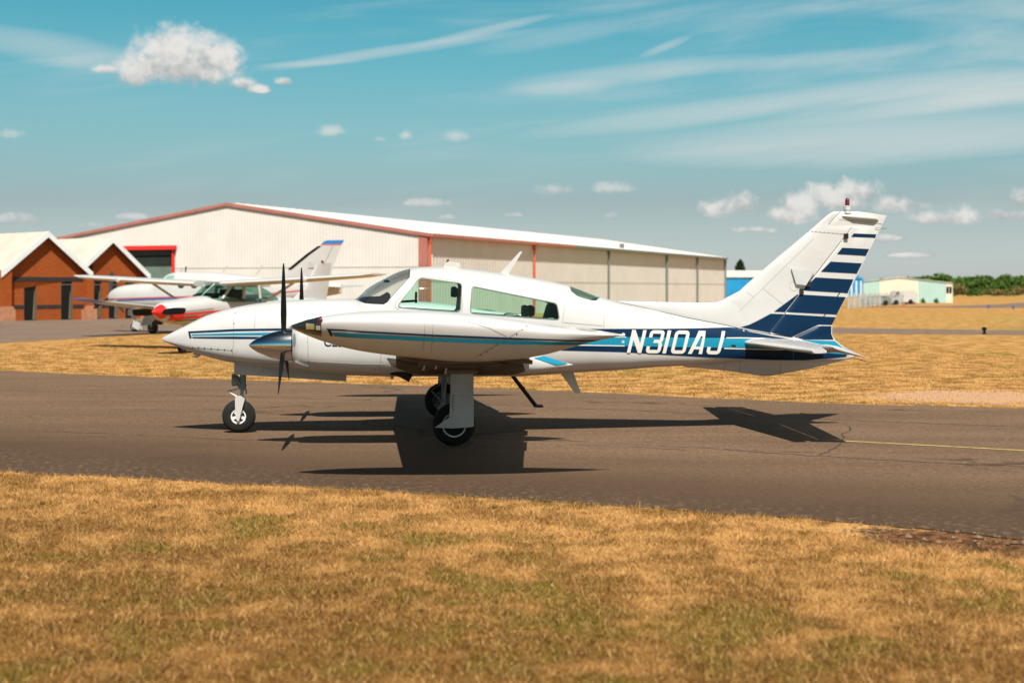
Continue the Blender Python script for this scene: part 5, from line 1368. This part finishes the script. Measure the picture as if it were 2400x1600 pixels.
# white high wing aeroplane with a red spinner
hw = empty('high_wing_aeroplane', (-9.25, 42.95, .004), R(62))
tag(hw, 'white high wing aeroplane with red spinner and red cowl stripes standing on the dry grass', 'aeroplane')
HBd = Body([(-1.95, 1.42, 1.02, .28), (-1.9, 1.47, .98, .36), (-1.7, 1.53, .90, .44), (-1.2, 1.60, .84, .5), (-.5, 1.67, .80, .55), (.1, 1.70, .78, .56), (.9, 1.66, .78, .57), (2.2, 1.64, .82, .55), (3.2, 1.66, .95, .42), (4.6, 1.60, 1.12, .25),
            (5.9, 1.55, 1.25, .10), (6.2, 1.5, 1.3, .04)], 0, 2.6, 2.6, .5)
hf = obj('fuselage', *HBd.mesh(step=.1, N=44), white, hw)
for sd_ in (-1, 1):
    for poly, m in (([(-1.85, 1.12), (-.5, 1.19), (3.5, 1.28), (3.5, 1.33), (-.5, 1.25), (-1.85, 1.18)], red), ([(-1.7, 1.02), (-.5, 1.06), (3.5, 1.2), (3.5, 1.25), (-.5, 1.14), (-1.7, 1.08)], red),
                    ([(-1.75, .97), (3, 1.06), (3, 1.08), (-1.75, .99)], black), ([(-1.75, 1.22), (-.3, 1.31), (-.3, 1.325), (-1.75, 1.235)], black)):
        decal('paint_stripe', poly, HBd.surf, .014, m, hf, sd_, cell=.1)
CB = Body([(-.35, 1.62, 1.45, .36), (0.0, 1.82, 1.4, .47), (.35, 2.02, 1.4, .53), (.6, 2.08, 1.4, .54), (1.9, 2.06, 1.4, .53), (2.4, 1.95, 1.4, .48), (3.1, 1.68, 1.4, .36)], 0, 3.2, 3, .4)
cg = obj('cabin_glass', *CB.mesh(step=.08, N=44), glass_mat('cabin_green', (.50, .74, .66)), hw)
for s in (-1, 1):
    MB().tube([(.16, s * .50, 1.60), (.62, s * .53, 2.06)], .045, 8).tube([(1.1, s * .555, 1.6), (1.16, s * .53, 2.06)], .05, 8).tube([(1.95, s * .53, 1.6), (1.9, s * .51, 2.06)], .05, 8).build('door_post', white2, hw)
MB().tube([(-.3, 0, 1.62), (.4, 0, 2.05)], .02, 6).build('windshield_post', white2, hw)
MB().prism([(-.25, 1.5), (.1, 1.5), (.15, 1.78), (-.1, 1.72)], -.4, .4).build('glareshield', black, hw, False)
for y in (-.25, .25):
    MB().prism(rnd([(.75, 1.2), (1.2, 1.2), (1.35, 1.86), (1.22, 1.9), (1.0, 1.4)], .05), y - .2, y + .2).build('seat', seat_m, hw)
MB().prism([(.55, 2.0), (1.95, 2.0), (2.5, 1.96), (2.45, 2.06), (1.7, 2.14), (.5, 2.12)], -.52, .52).build('cabin_roof', white, hw, False)
MB().lathe([(-2.36, .003), (-2.26, .075), (-2.12, .15), (-1.96, .21), (-1.96, .03)], (0, 0, 1.24), 'x', 28).build('spinner', red, hf)
for a in (88, 268): mblade(hf, (-2.06, 0, 1.24), 1.0, a, black, .23)
for s in (-1, 1):
    o = obj('wing', *slab([(.02, 1.62, s * .5, .2, 2.06), (.04, 1.60, s * 2.7, .19, 2.15), (.2, 1.35, s * 5.45, .13, 2.29), (.34, 1.2, s * 5.75, .05, 2.33)], FOIL, 'xy'), white, hw)
    MB().tube([(.75, s * .52, .92), (.7, s * 2.75, 2.08)], [.045, .04], 8).build('wing_strut', white2, hw)
    MB().lathe([(0, .05), (.03, .09), (.06, .09)], (.03, s * 3.6, 2.18), 'x', 12).build('landing_lamp', alu, o)
    obj('tailplane', *slab([(5.0, 6.1, s * .05, .09, 1.42), (5.25, 6.0, s * 1.75, .06, 1.42)], FOIL, 'xy'), white, hw)
    g = MB().tube([(1.5, s * .45, .85), (1.6, s * 1.15, .28)], [.06, .045], 8).build('gear_leg', white2, hw)
    wheel(g, 1.6, s * 1.25, .21, .08, .1, s, 'hub')
g = MB().tube([(-1.0, 0, .9), (-1.05, 0, .36)], .04, 8).build('gear_leg', white2, hw); wheel(g, -1.05, 0, .19, .07, .09, -1, 'hub')
MB().box((-1.86, .12, .86), (-1.75, .38, 1.0)).build('air_inlet', dark, hf, False)
for s in (-1, 1): decal('cowl_inlet', [(-1.93, 1.16), (-1.55, 1.14), (-1.5, 1.02), (-1.9, .99)], HBd.surf, .02, red, hf, s, cell=.05)
hfin = obj('vertical_fin', *slab([(4.2, 6.2, 1.5, .09), (5.0, 6.35, 1.95, .08), (5.55, 6.5, 2.6, .06), (5.7, 6.55, 2.78, .04)], FOIL), white, hw)
MB().lathe([(0, .05), (.05, .05), (.1, .01)], (6.0, 0, 2.78), 'z', 12).build('beacon', lamp_red, hfin)
